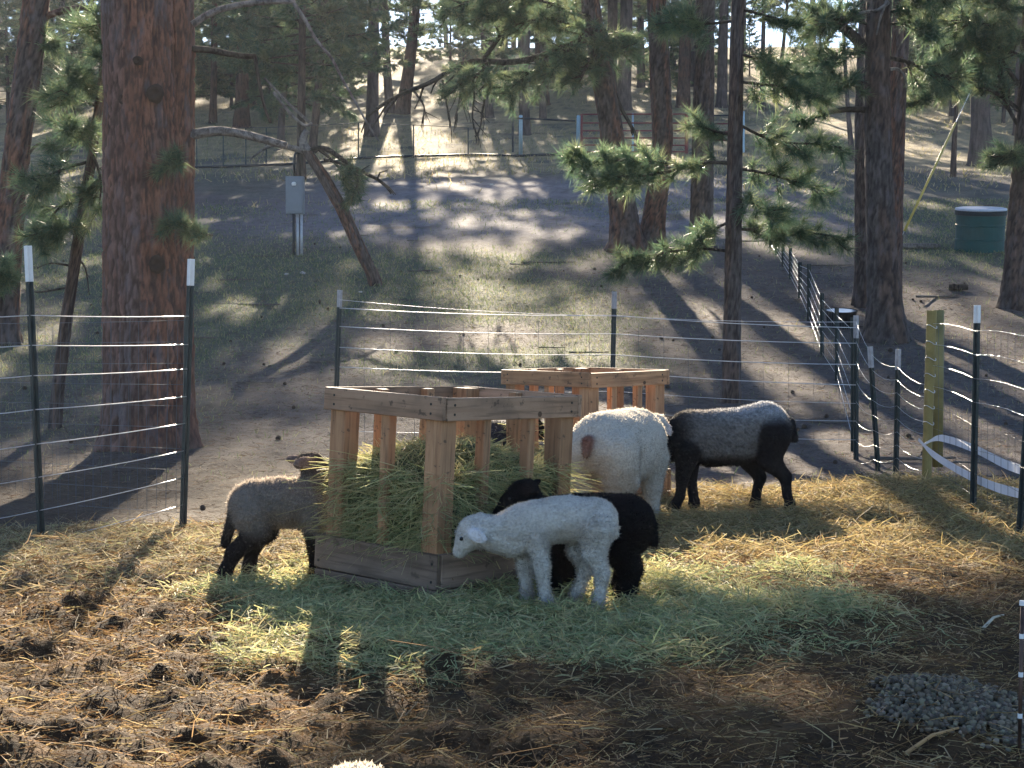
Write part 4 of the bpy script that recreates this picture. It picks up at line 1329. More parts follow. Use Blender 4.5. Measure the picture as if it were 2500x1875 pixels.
for px in ([(455, 400), (425, 385), (405, 400)], [(470, 545), (440, 545), (400, 560)], [(520, 575), (490, 570), (440, 545)]):
    limb(big, DB - .42, px, (2, 1), 7, .14, 3, 16, .13, .0045, t0=.0, depth_end=DB - .5)

# ---- leaning dead trunk in front of the electrical box
lt, dl = tree('leaning bare pine trunk slanting up to the left beside the electrical box', (922, 697), [(915, 680, 32), (880, 610, 34), (835, 510, 34), (790, 430, 33), (750, 370, 30)], .1, None, sides=12, bark=M_bark_red, flare=.25, plate='red')
limb(lt, dl, [(752, 372), (738, 352), (742, 330), (750, 318)], (13, 7), m=M_dead)
limb(lt, dl, [(750, 370), (790, 355), (830, 385), (870, 415), (910, 430), (940, 450), (956, 472)], (7, 3), 6, .5, 0, m=M_twig)
limb(lt, dl, [(750, 370), (700, 358), (670, 350), (640, 365), (610, 390)], (8, 2), 4, .4, 0, m=M_dead)
limb(lt, dl, [(757, 300), (700, 250), (660, 205), (645, 190)], (4, 2), m=M_dead)
limb(lt, dl, [(790, 390), (850, 400), (880, 440), (860, 480)], (4, 2), 9, .45, 3, 12, .2, t0=.3)
limb(lt, dl, [(770, 360), (800, 380), (840, 420), (850, 470)], (4, 2), 9, .4, 3, 12, .2, t0=.4)

# ---- small thin pine left of the big trunk
st, ds = tree('thin young pine leaning right against the big red trunk', (128, 1045), [(140, 960, 32), (165, 760, 30), (195, 560, 28), (225, 380, 24), (248, 200, 18)], 4.6, None, flare=.3, bark=M_bark, plate='grey')
for px, a in (([(215, 395), (160, 410), (110, 430), (80, 470)], 10), ([(235, 330), (200, 310), (150, 300)], 8), ([(205, 470), (150, 500), (115, 540), (90, 590)], 11), ([(245, 230), (215, 200), (185, 190), (160, 175)], 7),
              ([(200, 520), (170, 560), (120, 570)], 8), ([(225, 370), (250, 440), (240, 520)], 8), ([(255, 200), (270, 120), (240, 60)], 8), ([(240, 260), (205, 245), (170, 235), (150, 220)], 7)):
    limb(st, ds, px, (4, 1.5), a, .26, 4, 16, .17, .006, t0=.2, depth_end=ds - .4)
for px, a in (([(262, 100), (230, 70), (190, 60)], 6), ([(228, 350), (190, 350), (140, 350)], 6)):
    limb(st, ds, px, (3, 1.5), a, .24, 4, 16, .16, .0055, t0=.2, depth_end=ds + .5)
for px in ([(180, 650), (120, 640), (90, 655)], [(188, 630), (210, 650), (218, 720)], [(172, 700), (100, 715), (60, 710)]):
    limb(st, ds, px, (3, 1.2), 3, .15, 0)

# ---- left-edge pine
le, dle = tree('reddish pine trunk leaning right at the left edge', (5, 838), [(6, 800, 72), (22, 560, 66), (45, 330, 64), (75, 120, 66), (92, -20, 62)], 13, 'tall', 6.5, 1.05, bark=M_bark_red, idx=1, plate='red')
limb(le, dle, [(100, 45), (150, 25), (200, 18), (255, 22), (300, 20)], (9, 5), m=M_bark_red)
limb(le, dle, [(80, 120), (110, 100), (130, 112)], (4, 2), 6, .3, 4, 14, .2, t0=.2)
limb(le, dle, [(65, 385), (85, 355), (100, 350)], (4, 2), m=M_bark_red)
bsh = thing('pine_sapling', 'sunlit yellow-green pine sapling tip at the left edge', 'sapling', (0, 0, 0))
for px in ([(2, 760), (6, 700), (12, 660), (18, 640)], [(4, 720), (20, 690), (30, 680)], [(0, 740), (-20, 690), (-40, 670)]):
    limb(bsh, 15.0, px, (3, 1), 7, .14, 4, 15, .13, .006, t0=.2, tone=1.25)  # needle colour brightened to suggest sunlight

# ---- double trunk and neighbours right of centre
ta, da = tree('left leaning stem of the twin pines in the clearing', (1533, 612), [(1530, 590, 74), (1515, 460, 66), (1490, 300, 58), (1468, 170, 52), (1445, 40, 46)], 17, 'tall', 7.4, 1.15, bark=M_bark_red, idx=0, plate='red')
limb(ta, da, [(1500, 225), (1518, 270), (1540, 305), (1557, 340), (1560, 365)], (5, 3.5), 3, .3, 0)
limb(ta, da - .3, [(1455, 95), (1380, 110), (1310, 145), (1230, 155), (1170, 145), (1110, 160), (1060, 200), (1000, 220), (940, 250), (895, 285)], (9, 4), 10, .8, 0, t0=.3, droop=.8, flat=.3)
limb(ta, da - .3, [(1270, 0), (1240, 60), (1205, 110), (1180, 145)], (7, 5), 5, .5, 2, 12, .2)
for px in ([(1450, 80), (1400, 60), (1330, 40), (1260, 60)], [(1440, 60), (1390, 120), (1330, 190)], [(1440, 40), (1360, 10), (1260, -10), (1180, 10)], [(1455, 110), (1440, 150), (1420, 190)], [(1330, 150), (1290, 180), (1230, 230)], [(1200, 150), (1160, 190), (1110, 215)],
           [(1300, 30), (1240, 30), (1150, 50)], [(1455, 60), (1500, 90), (1520, 130)], [(1240, -20), (1160, -10), (1080, 40)]):
    limb(ta, da - .3, px, (4, 2), 15, .55, 5, 15, .22, .011, t0=.12, depth_end=da - .9)
for px in ([(1080, 195), (1090, 250), (1100, 300)], [(1150, 150), (1160, 230), (1150, 290), (1165, 330)], [(1120, 165), (1125, 240), (1110, 290)], [(1195, 190), (1180, 250), (1175, 310), (1160, 335)], [(1010, 222), (1040, 260), (1030, 300)]):
    limb(ta, da - .3, px, (3, 1.5), 8, .35, 0, droop=.6)
for px in ([(1425, -250), (1320, -330), (1180, -370), (1040, -390)], [(1420, -330), (1300, -420), (1150, -450), (1010, -480)], [(1415, -400), (1330, -500), (1230, -560)], [(1425, -300), (1350, -350), (1270, -345), (1200, -340)],
           [(1300, -400), (1200, -400), (1100, -420)], [(1250, -430), (1150, -500), (1060, -540)]):
    limb(ta, da - .2, px, (7, 3), 22, .7, 5, 15, .22, .014, t0=.1, depth_end=da - 1.0, spread=.8)  # unseen upper boughs, added to shade the right foreground
t_b, db_ = tree('right stem of the twin pines, leaning slightly right', (1588, 603), [(1590, 580, 58), (1605, 470, 54), (1618, 340, 52), (1612, 180, 50), (1603, 0, 46)], 18, 'tall', 7.6, 1.1, bark=M_bark_red, idx=1, plate='red')
t_c, dc_ = tree('straight dark pine trunk right of the twin pines', (1712, 605), [(1712, 580, 58), (1715, 420, 56), (1718, 240, 52), (1722, 0, 46)], 18, 'tall', 7.4, 1.15, idx=0, plate='grey')
# ---- nearer slim pine with low lit boughs
td, dd_ = tree('slim straight pine with low needled boughs behind the grey ewe', (1784, 982), [(1784, 950, 46), (1789, 700, 42), (1793, 450, 38), (1797, 200, 35), (1802, 0, 32)], 10.5, 'tall', 4.4, .62, flare=.3, idx=1, plate='grey')
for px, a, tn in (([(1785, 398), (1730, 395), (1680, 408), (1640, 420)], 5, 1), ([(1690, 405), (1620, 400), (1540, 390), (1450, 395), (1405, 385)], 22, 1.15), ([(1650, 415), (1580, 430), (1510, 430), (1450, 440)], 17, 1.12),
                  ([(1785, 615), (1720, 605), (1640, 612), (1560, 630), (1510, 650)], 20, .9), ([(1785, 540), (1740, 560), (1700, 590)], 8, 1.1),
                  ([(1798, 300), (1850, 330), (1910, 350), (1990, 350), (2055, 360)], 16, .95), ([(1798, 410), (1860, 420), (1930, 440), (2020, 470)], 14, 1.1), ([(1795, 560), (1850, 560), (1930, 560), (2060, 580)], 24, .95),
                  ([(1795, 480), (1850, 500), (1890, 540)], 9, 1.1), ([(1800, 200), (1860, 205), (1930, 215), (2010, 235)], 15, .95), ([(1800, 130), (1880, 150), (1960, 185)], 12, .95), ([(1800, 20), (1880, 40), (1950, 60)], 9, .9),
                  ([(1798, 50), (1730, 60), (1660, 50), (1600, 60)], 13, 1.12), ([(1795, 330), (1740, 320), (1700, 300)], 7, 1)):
    limb(td, dd_, px, (5 if a < 6 else 4, 1.6), a, .27, 4, 17, .155, .0062, t0=.2, tone=tn, depth_end=dd_ - rng.uniform(-.5, .6))  # tn lifts the needle colour on boughs painted as sunlit
# ---- the three trunks on the right
te, de_ = tree('thick dark pine trunk with flared foot behind the right fence', (2162, 832), [(2162, 800, 88), (2152, 600, 72), (2145, 400, 66), (2140, 200, 62), (2146, 0, 58)], 14, 'tall', 5.6, .95, bark=M_bark, idx=0, sides=18, plate='grey')
limb(te, de_, [(2112, 268), (2070, 266), (2030, 272), (1985, 285), (1950, 300)], (8, 4), 9, .4, 3, 14, .18, t0=.5)
limb(te, de_, [(2115, 120), (2070, 75), (2030, 45), (1990, 25)], (14, 10), 10, .45, 4, 14, .18, t0=.5)
limb(te, de_, [(2120, 172), (2105, 180), (2112, 200), (2095, 235)], (4, 2), m=M_dead)
limb(te, de_, [(2165, 172), (2190, 165), (2208, 180), (2215, 215)], (5, 2), m=M_dead)
limb(te, de_ - .25, [(2170, 5), (2140, 30), (2100, 25), (2050, 75)], (5, 2), m=M_dead)
limb(te, de_ - .25, [(2165, 0), (2150, 40), (2140, 85)], (4, 2), m=M_dead)
limb(te, de_, [(2165, 140), (2220, 150), (2280, 180), (2340, 195)], (6, 3), 12, .45, 4, 15, .18)
for px in ([(2120, 60), (2060, 40), (1990, 60)], [(2110, 130), (2050, 130), (1990, 160)], [(2105, 200), (2060, 210), (2000, 205)], [(2170, 60), (2230, 50), (2290, 80)], [(2170, 30), (2240, 10), (2300, -10)]):
    limb(te, de_, px, (4, 2), 13, .38, 4, 15, .18, .009, t0=.2, depth_end=de_ - .6)
tf, df_ = tree('slimmer trunk just left of the thick flared pine', (2112, 748), [(2110, 720, 46), (2108, 500, 44), (2108, 260, 42), (2118, 0, 38)], 15, 'tall', 6.3, .95, bark=M_bark, plate='grey')
tg_, dg_ = tree('brown pine trunk half hidden behind the thick flared pine', (2178, 775), [(2180, 740, 44), (2184, 450, 44), (2190, 250, 44), (2202, 0, 42)], 15, 'tall', 6.8, 1.0, bark=M_bark_red, plate='red')
th_, dh_ = tree('dark pine trunk cut off by the right edge', (2478, 752), [(2478, 720, 62), (2488, 560, 60), (2500, 420, 58), (2515, 200, 54)], 13, 'tall', 5.2, 1.0, bark=M_bark, plate='grey')
for px in ([(2520, 300), (2450, 235), (2390, 205), (2300, 170), (2220, 165)], [(2510, 240), (2440, 140), (2390, 70), (2340, 20)], [(2510, 330), (2470, 290), (2440, 200), (2425, 110)], [(2515, 190), (2450, 215), (2390, 200)]):
    limb(th_, dh_, px, (6, 3), 10, .5, 2, 13, .18, .009, t0=.35)
for px in ([(2500, 80), (2420, 60), (2330, 50)], [(2510, 20), (2440, 10), (2380, -20)], [(2400, 200), (2340, 180), (2280, 190)], [(2500, 140), (2460, 120), (2400, 110)], [(2350, 190), (2290, 210), (2240, 250)], [(2520, 400), (2480, 390), (2450, 380)], [(2460, 100), (2400, 90), (2310, 110)], [(2440, 140), (2390, 150), (2330, 130)]):
    limb(th_, dh_, px, (4, 2), 15, .42, 5, 15, .19, .009, t0=.15, depth_end=dh_ - .5)
ti_, di_ = tree('broad grey pine trunk beyond the guy wire', (2398, 405), [(2398, 390, 62), (2394, 300, 48), (2392, 150, 44), (2390, 0, 42)], 18, 'far', 5.5, 1.0, bark=M_bark_far)
tj_, dj_ = tree('thin sapling standing behind the yellow sleeve of the guy wire', (2327, 432), [(2327, 420, 15), (2330, 340, 13), (2335, 270, 10)], 5.0, 'bushy', 2.2, .62, flare=.2)

# ---- mid-distance pines left of centre
tk, dk = tree('bare lower stem of a young pine left of the utility post', (686, 345), [(686, 330, 17), (692, 200, 17), (700, 60, 15)], 10, 'bushy', 2.2, 1.0, bark=M_bark_far)
tl, dlx = tree('leaning dark young pine right of the utility post', (762, 372), [(764, 350, 20), (776, 230, 18), (786, 100, 17), (790, 0, 15)], 11, 'bushy', 2.6, 1.0)
tm_, dm_ = tree('dark pine stem rising straight behind the electrical box', (735, 440), [(735, 420, 22), (736, 250, 20), (738, 80, 17)], 11, 'bushy', 3.2, 1.0)
for root_, d_, x0, sgn in ((tk, dk, 695, -1), (tl, dlx, 780, 1), (tm_, dm_, 737, -1), (tm_, dm_, 737, 1), (tk, dk, 695, 1)):
    for yy_ in (10, 70, 130, 190, 245):
        yq = yy_ + rng.uniform(-20, 20); L_ = rng.uniform(60, 125)
        limb(root_, d_, [(x0, yq), (x0 + sgn * L_ * .5, yq - 8), (x0 + sgn * L_, yq + rng.uniform(-5, 25))], (2.5, 1.2), 9, .45, 4, 12, .24, .017, t0=.15, depth_end=d_ - rng.uniform(-.8, .8))
far_specs = [
    ('grey far pine trunk with a broad foot left of the electrical box', (590, 312), [(590, 300, 38), (591, 200, 30), (593, 60, 28)], 15, 5.0),
    ('pale far pine trunk in front of the leaning far trunk', (908, 332), [(908, 315, 34), (910, 220, 29), (912, 60, 27)], 14, 3.6),
    ('slender far pine trunk between two thicker far trunks', (952, 275), [(952, 265, 24), (945, 180, 20), (940, 60, 18)], 14, 4.0),
    ('far pine trunk leaning to the right on the sunlit slope', (982, 277), [(984, 265, 34), (1000, 160, 28), (1012, 40, 25)], 14.5, 4.4),
    ('short far trunk beneath the hanging bare twigs', (1196, 288), [(1195, 280, 20), (1186, 200, 17), (1180, 60, 15)], 13, 3.6),
    ('dark far pine trunk behind the pale blue pipe fence', (1281, 330), [(1281, 315, 27), (1280, 200, 24), (1284, 40, 24)], 14, 4.2),
    ('wide grey far trunk above the pipe fence', (1320, 255), [(1320, 245, 38), (1322, 150, 34), (1322, 20, 32)], 15, 3.8),
    ('red-brown far trunk behind the twin pines', (1522, 268), [(1522, 255, 36), (1526, 140, 32), (1530, 0, 30)], 18, 5.5),
    ('far trunk close beside the red-brown one', (1492, 262), [(1492, 252, 30), (1494, 140, 26), (1496, 0, 24)], 17, 5.0),
    ('far dark trunk left of the straight dark pine', (1668, 262), [(1668, 250, 32), (1672, 140, 30), (1676, 0, 28)], 16, 4.0),
    ('far reddish trunk left of the slim pine', (1762, 262), [(1762, 252, 26), (1764, 140, 24), (1768, 0, 22)], 17, 6.5),
    ('thin far trunk right of the slim pine', (1862, 268), [(1862, 260, 14), (1862, 160, 12), (1864, 60, 10)], 9, 4.0),
    ('small slanting far trunk in the bright gap', (1894, 252), [(1894, 246, 13), (1902, 190, 11), (1912, 120, 9)], 8, 3.5),
    ('bare sapling stem left of the thick flared pine', (2082, 392), [(2080, 380, 14), (2076, 330, 13), (2070, 270, 11)], 7, 4.0),
    ('far dark trunk under the left pine boughs', (122, 212), [(122, 200, 24), (123, 150, 20), (125, 60, 18)], 13, 4.0),
    ('far thin trunk at the upper left behind young boughs', (520, 300), [(520, 290, 18), (522, 180, 16), (524, 60, 14)], 12, 4.0),
    ('far trunk in shade at the upper right edge', (2492, 330), [(2492, 315, 34), (2494, 180, 30), (2498, 40, 28)], 15, 4.5),
]
for i, (lb, b, pts_, H, cz) in enumerate(far_specs):
    tree(lb, b, pts_, H, 'far', cz, 1.0 if 900 < b[0] < 1540 else .9, bark=M_bark_far if i % 3 else M_bark_red, idx=i, group='far pine trunks on the upper slope')

# ---- the rest of the wood: shared meshes
FT = []
for k in range(3):
    mb_pts = np.array([[0, 0, -.4], [.05 * k, 0, 3], [.12 * (k - 1), .05, 8], [.18 * (k - 1), 0, 17]])
    FT.append(trunk_mesh(mb_pts, [.24, .2, .15, .03], 10, m=M_bark_far))
def wood_tree(x, y, sc, rz, kind, lab, grp, cz=4.0):
    root = thing('pine_tree', lab, 'tree', (x, y, GH(x, y)), rz, grp)
    o = obj('trunk', FT[int(rng.integers(3))], root); o.scale = (sc * rng.uniform(.8, 1.25), sc * .95, sc)
    if kind == 'bushy':
        o.scale = (sc * .45, sc * .45, sc * .5)
        c = obj('crown', CROWNS['bushy'][int(rng.integers(2))], root); c.location = (0, 0, .7 * sc); c.scale = (sc,) * 3
    else:
        c = obj('crown', CROWNS['far'][int(rng.integers(3))], root); c.location = (0, 0, cz * sc); c.scale = (sc,) * 3
    return root
taken = []
LIT = [(-1.6, 6.5, .2), (-.9, 5.0, 0), (-1.4, 5.5, 0), (-.7, 8.0, .5), (0, 6.3, .8), (.65, 9.4, .65), (1.3, 9.8, .6), (.6, 10.2, .8), (.9, 7.2, 0), (-.8, 21, .9), (-3.4, 23, 1.2), (-1.3, 7.2, 0), (-2.0, 7.5, 0)]
def _blocks(x, d, q):
    rx = q[0] + (d - q[1]) * math.tan(R(SUN_AZ)); rz_ = q[2] + (d - q[1]) * math.tan(R(SUN_EL)) / math.cos(R(SUN_AZ))
    g_ = hmac(x, d)
    return abs(rx - x) < 2.6 and g_ + 3 < rz_ < g_ + 17
cnt = 0
r2 = np.random.default_rng(5)
while cnt < 72:
    d = 62 + 88 * r2.random() ** .8
    px = r2.uniform(-300, 2800)
    x = (px - 1250) / FPX * d
    if any((x - a) ** 2 + (d - b) ** 2 < 6 for a, b in taken): continue
    if any(_blocks(x, d, q) for q in LIT): continue
    if 1820 < px < 2080 and d < 150 and r2.random() < .93: continue      # the bright gap in the trees
    if 980 < px < 1120 and r2.random() < .6: continue
    taken.append((x, d)); cnt += 1
    wood_tree(x, d, r2.uniform(.75, 1.08), r2.uniform(0, 6.28), 'far', 'pine in the distant wood on the upper slope', 'distant pines of the upper slope', r2.uniform(1.4, 4.0))
for (px, py, sc) in ((452, 262, .8), (330, 330, .75), (660, 300, .7), (830, 270, .7), (565, 262, .8), (180, 300, .8), (60, 262, .9), (720, 240, .9), (2450, 300, .8), (2250, 262, .8), (2340, 250, .9), (1990, 235, .6), (1400, 232, .6), (1130, 238, .55), (1620, 236, .6), (480, 190, 1), (780, 185, .9), (250, 200, 1), (520, 265, .75), (620, 255, .8), (690, 225, .9), (860, 205, .8), (1000, 170, .7), (1100, 170, .7), (1180, 190, .8), (1360, 190, .9), (1460, 200, .9), (1560, 195, .9), (1700, 195, .9), (2200, 215, .9), (2280, 200, 1.0), (2420, 235, .9), (2480, 215, 1.0), (420, 215, .9), (100, 235, .95), (20, 300, .9), (2150, 180, .9), (1830, 185, .45), (1960, 190, .45)):
    g_ = G(px, py)
    wood_tree(g_[0], g_[1], sc, rng.uniform(0, 6.28), 'bushy', 'young bushy pine among the trunks of the slope', 'young bushy pines on the slope')
# ================================================================== SHEEP
def sd_cone(P, a, b, ra, rb):
    a, b = np.array(a, float), np.array(b, float)
    ab = b - a
    t = np.clip(((P - a) @ ab) / max(ab @ ab, 1e-9), 0, 1)
    return np.linalg.norm(P - a - t[..., None] * ab, axis=-1) - (ra + (rb - ra) * t)
def sd_ell(P, c, r, M):
    q = (P - np.array(c)) @ M
    r = np.array(r)
    k0 = np.linalg.norm(q / r, axis=-1); k1 = np.linalg.norm(q / r ** 2, axis=-1) + 1e-9
    return k0 * (k0 - 1) / k1
def frame(d, up=(0, 0, 1)):
    d = np.array(d, float); d /= np.linalg.norm(d)
    s = np.cross(up, d); s /= np.linalg.norm(s)
    return np.stack([d, s, np.cross(d, s)], 1)
def smin(a, b, k):
    h = np.clip(.5 + .5 * (b - a) / k, 0, 1)
    return b + (a - b) * h - k * h * (1 - h)
def surface_nets(F, org, hx):
    nx, ny, nz = F.shape
    S = F < 0
    c = [S[i:nx - 1 + i, j:ny - 1 + j, k:nz - 1 + k] for i in (0, 1) for j in (0, 1) for k in (0, 1)]
    tot = sum(x.astype(int) for x in c)
    act = (tot > 0) & (tot < 8)
    idx = -np.ones(act.shape, int)
    ijk = np.argwhere(act)
    idx[act] = np.arange(len(ijk))
    acc = np.zeros((len(ijk), 3)); cnt = np.zeros(len(ijk))
    corners = np.array([[i, j, k] for i in (0, 1) for j in (0, 1) for k in (0, 1)])
    for a in range(8):
        for b in range(a + 1, 8):
            df = corners[b] - corners[a]
            if np.abs(df).sum() != 1: continue
            A = ijk + corners[a]; B = ijk + corners[b]
            fa = F[A[:, 0], A[:, 1], A[:, 2]]; fb = F[B[:, 0], B[:, 1], B[:, 2]]
            m_ = (fa < 0) != (fb < 0)
            t = np.where(m_, fa / np.where(m_, fa - fb, 1), 0)[:, None]
            acc += np.where(m_[:, None], corners[a] + df * t, 0); cnt += m_
    V = org + (ijk + acc / cnt[:, None]) * hx
    Q = []
    for ax in range(3):
        o1, o2 = [(1, 2), (2, 0), (0, 1)][ax]
        sl0 = [slice(1, n - 1) for n in F.shape]; sl1 = [slice(1, n - 1) for n in F.shape]
        sl0[ax] = slice(0, F.shape[ax] - 1); sl1[ax] = slice(1, F.shape[ax])
        ch = S[tuple(sl0)] != S[tuple(sl1)]
        e = np.argwhere(ch)
        e[:, o1] += 1; e[:, o2] += 1
        inside0 = S[e[:, 0], e[:, 1], e[:, 2]]
        d1 = np.zeros(3, int); d1[o1] = 1; d2 = np.zeros(3, int); d2[o2] = 1
        q = []
        for dd in (d1 * 0, d1, d1 + d2, d2):
            p_ = e - dd
            q.append(idx[p_[:, 0], p_[:, 1], p_[:, 2]])
        q = np.stack(q, 1)
        q[inside0] = q[inside0]
        q[~inside0] = q[~inside0][:, ::-1]
        Q.append(q)
    Q = np.concatenate(Q)
    return V, Q[(Q >= 0).all(1)]
m, n, _, _ = mat('sheep_wool')
nv = noise(n, coord(n), 95, 3, .6); nv2 = noise(n, coord(n), 22, 3)
cc = mixc(n, vcol(n), ramp(n, nv, [(.3, (.33, .33, .33)), (.7, (.66, .66, .66))]), .7, 'OVERLAY')
finish(n, cc, .95, bump(n, N(n, 'ShaderNodeMath', operation='ADD', ins={0: nv, 1: nv2}).outputs[0], .9, .012), spec=.08, sheen=0)
M_wool = m

def sheep(label, prims, colors, loc, rz, vox=.0085, fuzz=26000, wl=.016, eyes=None, group=None, scale=1.0, bumpy=.004, k=.03, hair_leg=.007, speckle=0.0, tilt=0.0, gradient=None, rim_light=1.0):
    """prims: (tag, a, b, ra, rb) round cones or (tag, c, radii, dir) ellipsoids; x forward, y to its left, z up"""
    pts = []
    for p in prims:
        if len(p) == 5: pts += [np.array(p[1]) - p[3], np.array(p[1]) + p[3], np.array(p[2]) - p[4], np.array(p[2]) + p[4]]
        else: pts += [np.array(p[1]) - max(p[2]), np.array(p[1]) + max(p[2])]
    lo = np.min(pts, 0) - .04; hi = np.max(pts, 0) + .04
    nxyz = np.ceil((hi - lo) / vox).astype(int) + 1
    ax_ = [lo[i] + np.arange(nxyz[i]) * vox for i in range(3)]
    P = np.stack(np.meshgrid(*ax_, indexing='ij'), -1)
    def dist(p, Q):
        return sd_cone(Q, *p[1:]) if len(p) == 5 else sd_ell(Q, p[1], p[2], frame(p[3], p[4] if len(p) > 4 and False else (0, 0, 1)))
    F = None
    for p in prims:
        d = dist(p, P)
        kk = k if p[0] in ('wool', 'neck') else (.012 if p[0] in ('ear', 'tail', 'spot') else .02)
        F = d if F is None else smin(F, d, kk)
    V, Q = surface_nets(F, lo, vox)
    # two rounds of smoothing
    E = np.concatenate([Q[:, [0, 1]], Q[:, [1, 2]], Q[:, [2, 3]], Q[:, [3, 0]]])
    def smooth(A, it, w_=.5):
        for _ in range(it):
            S_ = np.zeros_like(A); c_ = np.zeros(len(A))
            np.add.at(S_, E[:, 0], A[E[:, 1]]); np.add.at(S_, E[:, 1], A[E[:, 0]])
            np.add.at(c_, E[:, 0], 1); np.add.at(c_, E[:, 1], 1)
            A = A * (1 - w_) + w_ * S_ / np.maximum(c_, 1)[:, None]
        return A
    V = smooth(V, 2, .35)
    fn = np.cross(V[Q[:, 2]] - V[Q[:, 0]], V[Q[:, 3]] - V[Q[:, 1]])
    nr = np.zeros_like(V)
    for j in range(4): np.add.at(nr, Q[:, j], fn)
    nr /= np.linalg.norm(nr, axis=1)[:, None] + 1e-12
    tags = sorted(set(p[0] for p in prims))
    D = np.stack([np.min([dist(p, V) for p in prims if p[0] == t_], 0) for t_ in tags], 1)
    wgt = np.exp(-np.maximum(D - D.min(1, keepdims=True), 0) / .006); wgt /= wgt.sum(1, keepdims=True)
    ctab = np.array([colors.get(t_, colors['wool']) for t_ in tags])
    C = smooth(wgt @ ctab, 1)
    wooly = wgt @ np.array([{'wool': 1., 'neck': 1., 'leg': .35, 'face': .12, 'ear': 0., 'hoof': 0., 'tail': .2, 'udder': 0., 'spot': 0., 'shank': .1}.get(t_, .5) for t_ in tags])
    if gradient is not None:
        C = gradient(V, C, wooly)
    C = C * (.86 + .28 * fbm(V[:, 0] * 28, V[:, 1] * 28, V[:, 2] * 28, s=5, octv=3))[:, None]
    bm_ = fbm(V[:, 0] * 55, V[:, 1] * 55, V[:, 2] * 55, s=6, octv=2) - .5
    bm2 = fbm(V[:, 0] * 16, V[:, 1] * 16, V[:, 2] * 16, s=7, octv=2) - .5
    V = V + nr * (wooly * (bm_ * bumpy * 2.4 + bm2 * bumpy * 2.0))[:, None]
    mb = MB(); mb.add(V, Q, None, C)
    body = mb.build('sheep', M_wool, None, smooth=True)
    # wool fibres
    tri = np.concatenate([Q[:, [0, 1, 2]], Q[:, [0, 2, 3]]])
    ar = np.linalg.norm(np.cross(V[tri[:, 1]] - V[tri[:, 0]], V[tri[:, 2]] - V[tri[:, 0]]), axis=1)
    f = rng.choice(len(tri), fuzz, p=ar / ar.sum())
    b = rng.dirichlet((1, 1, 1), fuzz)
    p_ = (V[tri[f]] * b[:, :, None]).sum(1); n_ = (nr[tri[f]] * b[:, :, None]).sum(1)
    c_ = (C[tri[f]] * b[:, :, None]).sum(1); wy = (wooly[tri[f]] * b).sum(1)
    L = (np.clip(wy, .0, 1) * wl + (1 - np.clip(wy, 0, 1)) * hair_leg * .5) * rng.uniform(.5, 1.3, fuzz)
    L = np.where((wy > .2) & (wy < .6), hair_leg * rng.uniform(.6, 1.6, fuzz), L)
    d = n_ * 1.0 + rng.normal(0, .55, (fuzz, 3)) + np.array([0, 0, -.25])
    d /= np.linalg.norm(d, axis=1)[:, None]
    s_ = np.cross(d, rng.normal(0, 1, (fuzz, 3))); s_ /= np.linalg.norm(s_, axis=1)[:, None]
    wd = .0008
    curl = rng.normal(0, .4, (fuzz, 3))
    VV = np.stack([p_ - s_ * wd - n_ * .002, p_ + s_ * wd - n_ * .002, p_ + d * (L * .6)[:, None] + s_ * wd, p_ + (d + curl * .5) * L[:, None]], 1).reshape(-1, 3)
    a = np.arange(fuzz)[:, None] * 4
    mb = MB(); mb.add(VV, None, np.concatenate([a + [0, 1, 2], a + [0, 2, 3]]), np.repeat(np.minimum(c_ * rim_light * rng.uniform(.8, 1.2, (fuzz, 1)), .85), 4, 0))  # fibre colour lifted as painted rim light
    mb.build('wool', M_fuzz, body)
    for e in eyes or []:
        mb = MB(); mb.add(ICO2_V * .0085 + np.array(e), None, ICO2_F); mb.build('eye', M_eye, body, smooth=True)
    body.location = loc; body.rotation_euler = (tilt, 0, rz); body.scale = (scale,) * 3
    tag(body, label, 'sheep', group)
    return body
def leg(pts, r, t='leg', hoof=True, upper=None):
    out = []
    for i_, (a, b, ra, rb) in enumerate(zip(pts[:-1], pts[1:], r[:-1], r[1:])):
        out.append((upper if upper and i_ == 0 else t, a, b, ra, rb))
    if hoof:
        e = np.array(pts[-1])
        out.append(('hoof', e + [0, 0, -.004], e + [.012, 0, -.016], r[-1] * 1.05, r[-1] * .95))
    return out
def ground_at(px, py, d=None):
    p = G(px, py)
    return p
# ---------------- white lamb
lambA = [('wool', (-.13, 0, .322), (.12, 0, .312), .082, .074), ('wool', (-.155, 0, .315), (-.15, 0, .28), .075, .065), ('wool', (.15, 0, .285), (.185, 0, .25), .076, .06),
         ('wool', (-.02, 0, .333), (.10, 0, .325), .078, .068),
         ('neck', (.17, 0, .30), (.285, .005, .275), .070, .052), ('neck', (.15, 0, .26), (.25, .0, .25), .060, .045),
         ('face', (.315, .0, .278), (.355, -.005, .25), .056, .042), ('face', (.355, -.005, .25), (.385, -.012, .205), .037, .026), ('neck', (.30, .0, .30), (.345, 0, .292), .044, .040),
         ('ear', (.315, .074, .272), (.043, .0125, .027), (-.80, .34, -.36)), ('ear', (.26, -.06, .318), (.05, .026, .0095), (-.7, -.55, .1)),
         ('tail', (-.222, 0, .335), (-.243, .0, .27), .015, .012)]
def gradA(V, C, w_):
    n_ = fbm(V[:, 0] * 11, V[:, 1] * 11, V[:, 2] * 11, s=71, octv=4)
    t = (sstep(.48, .68, n_) * .35 + .45 * sstep(.09, .02, V[:, 2]) * sstep(.35, .6, n_))[:, None]
    return C * (1 - t) + np.array([.30, .235, .165]) * t
lambA += leg([(.10, .052, .26), (.082, .056, .155), (.070, .056, .055), (.055, .056, .022)], [.043, .026, .0185, .022])
lambA += leg([(.15, -.045, .24), (.145, -.05, .14), (.14, -.05, .055), (.135, -.05, .022)], [.042, .026, .0185, .022])
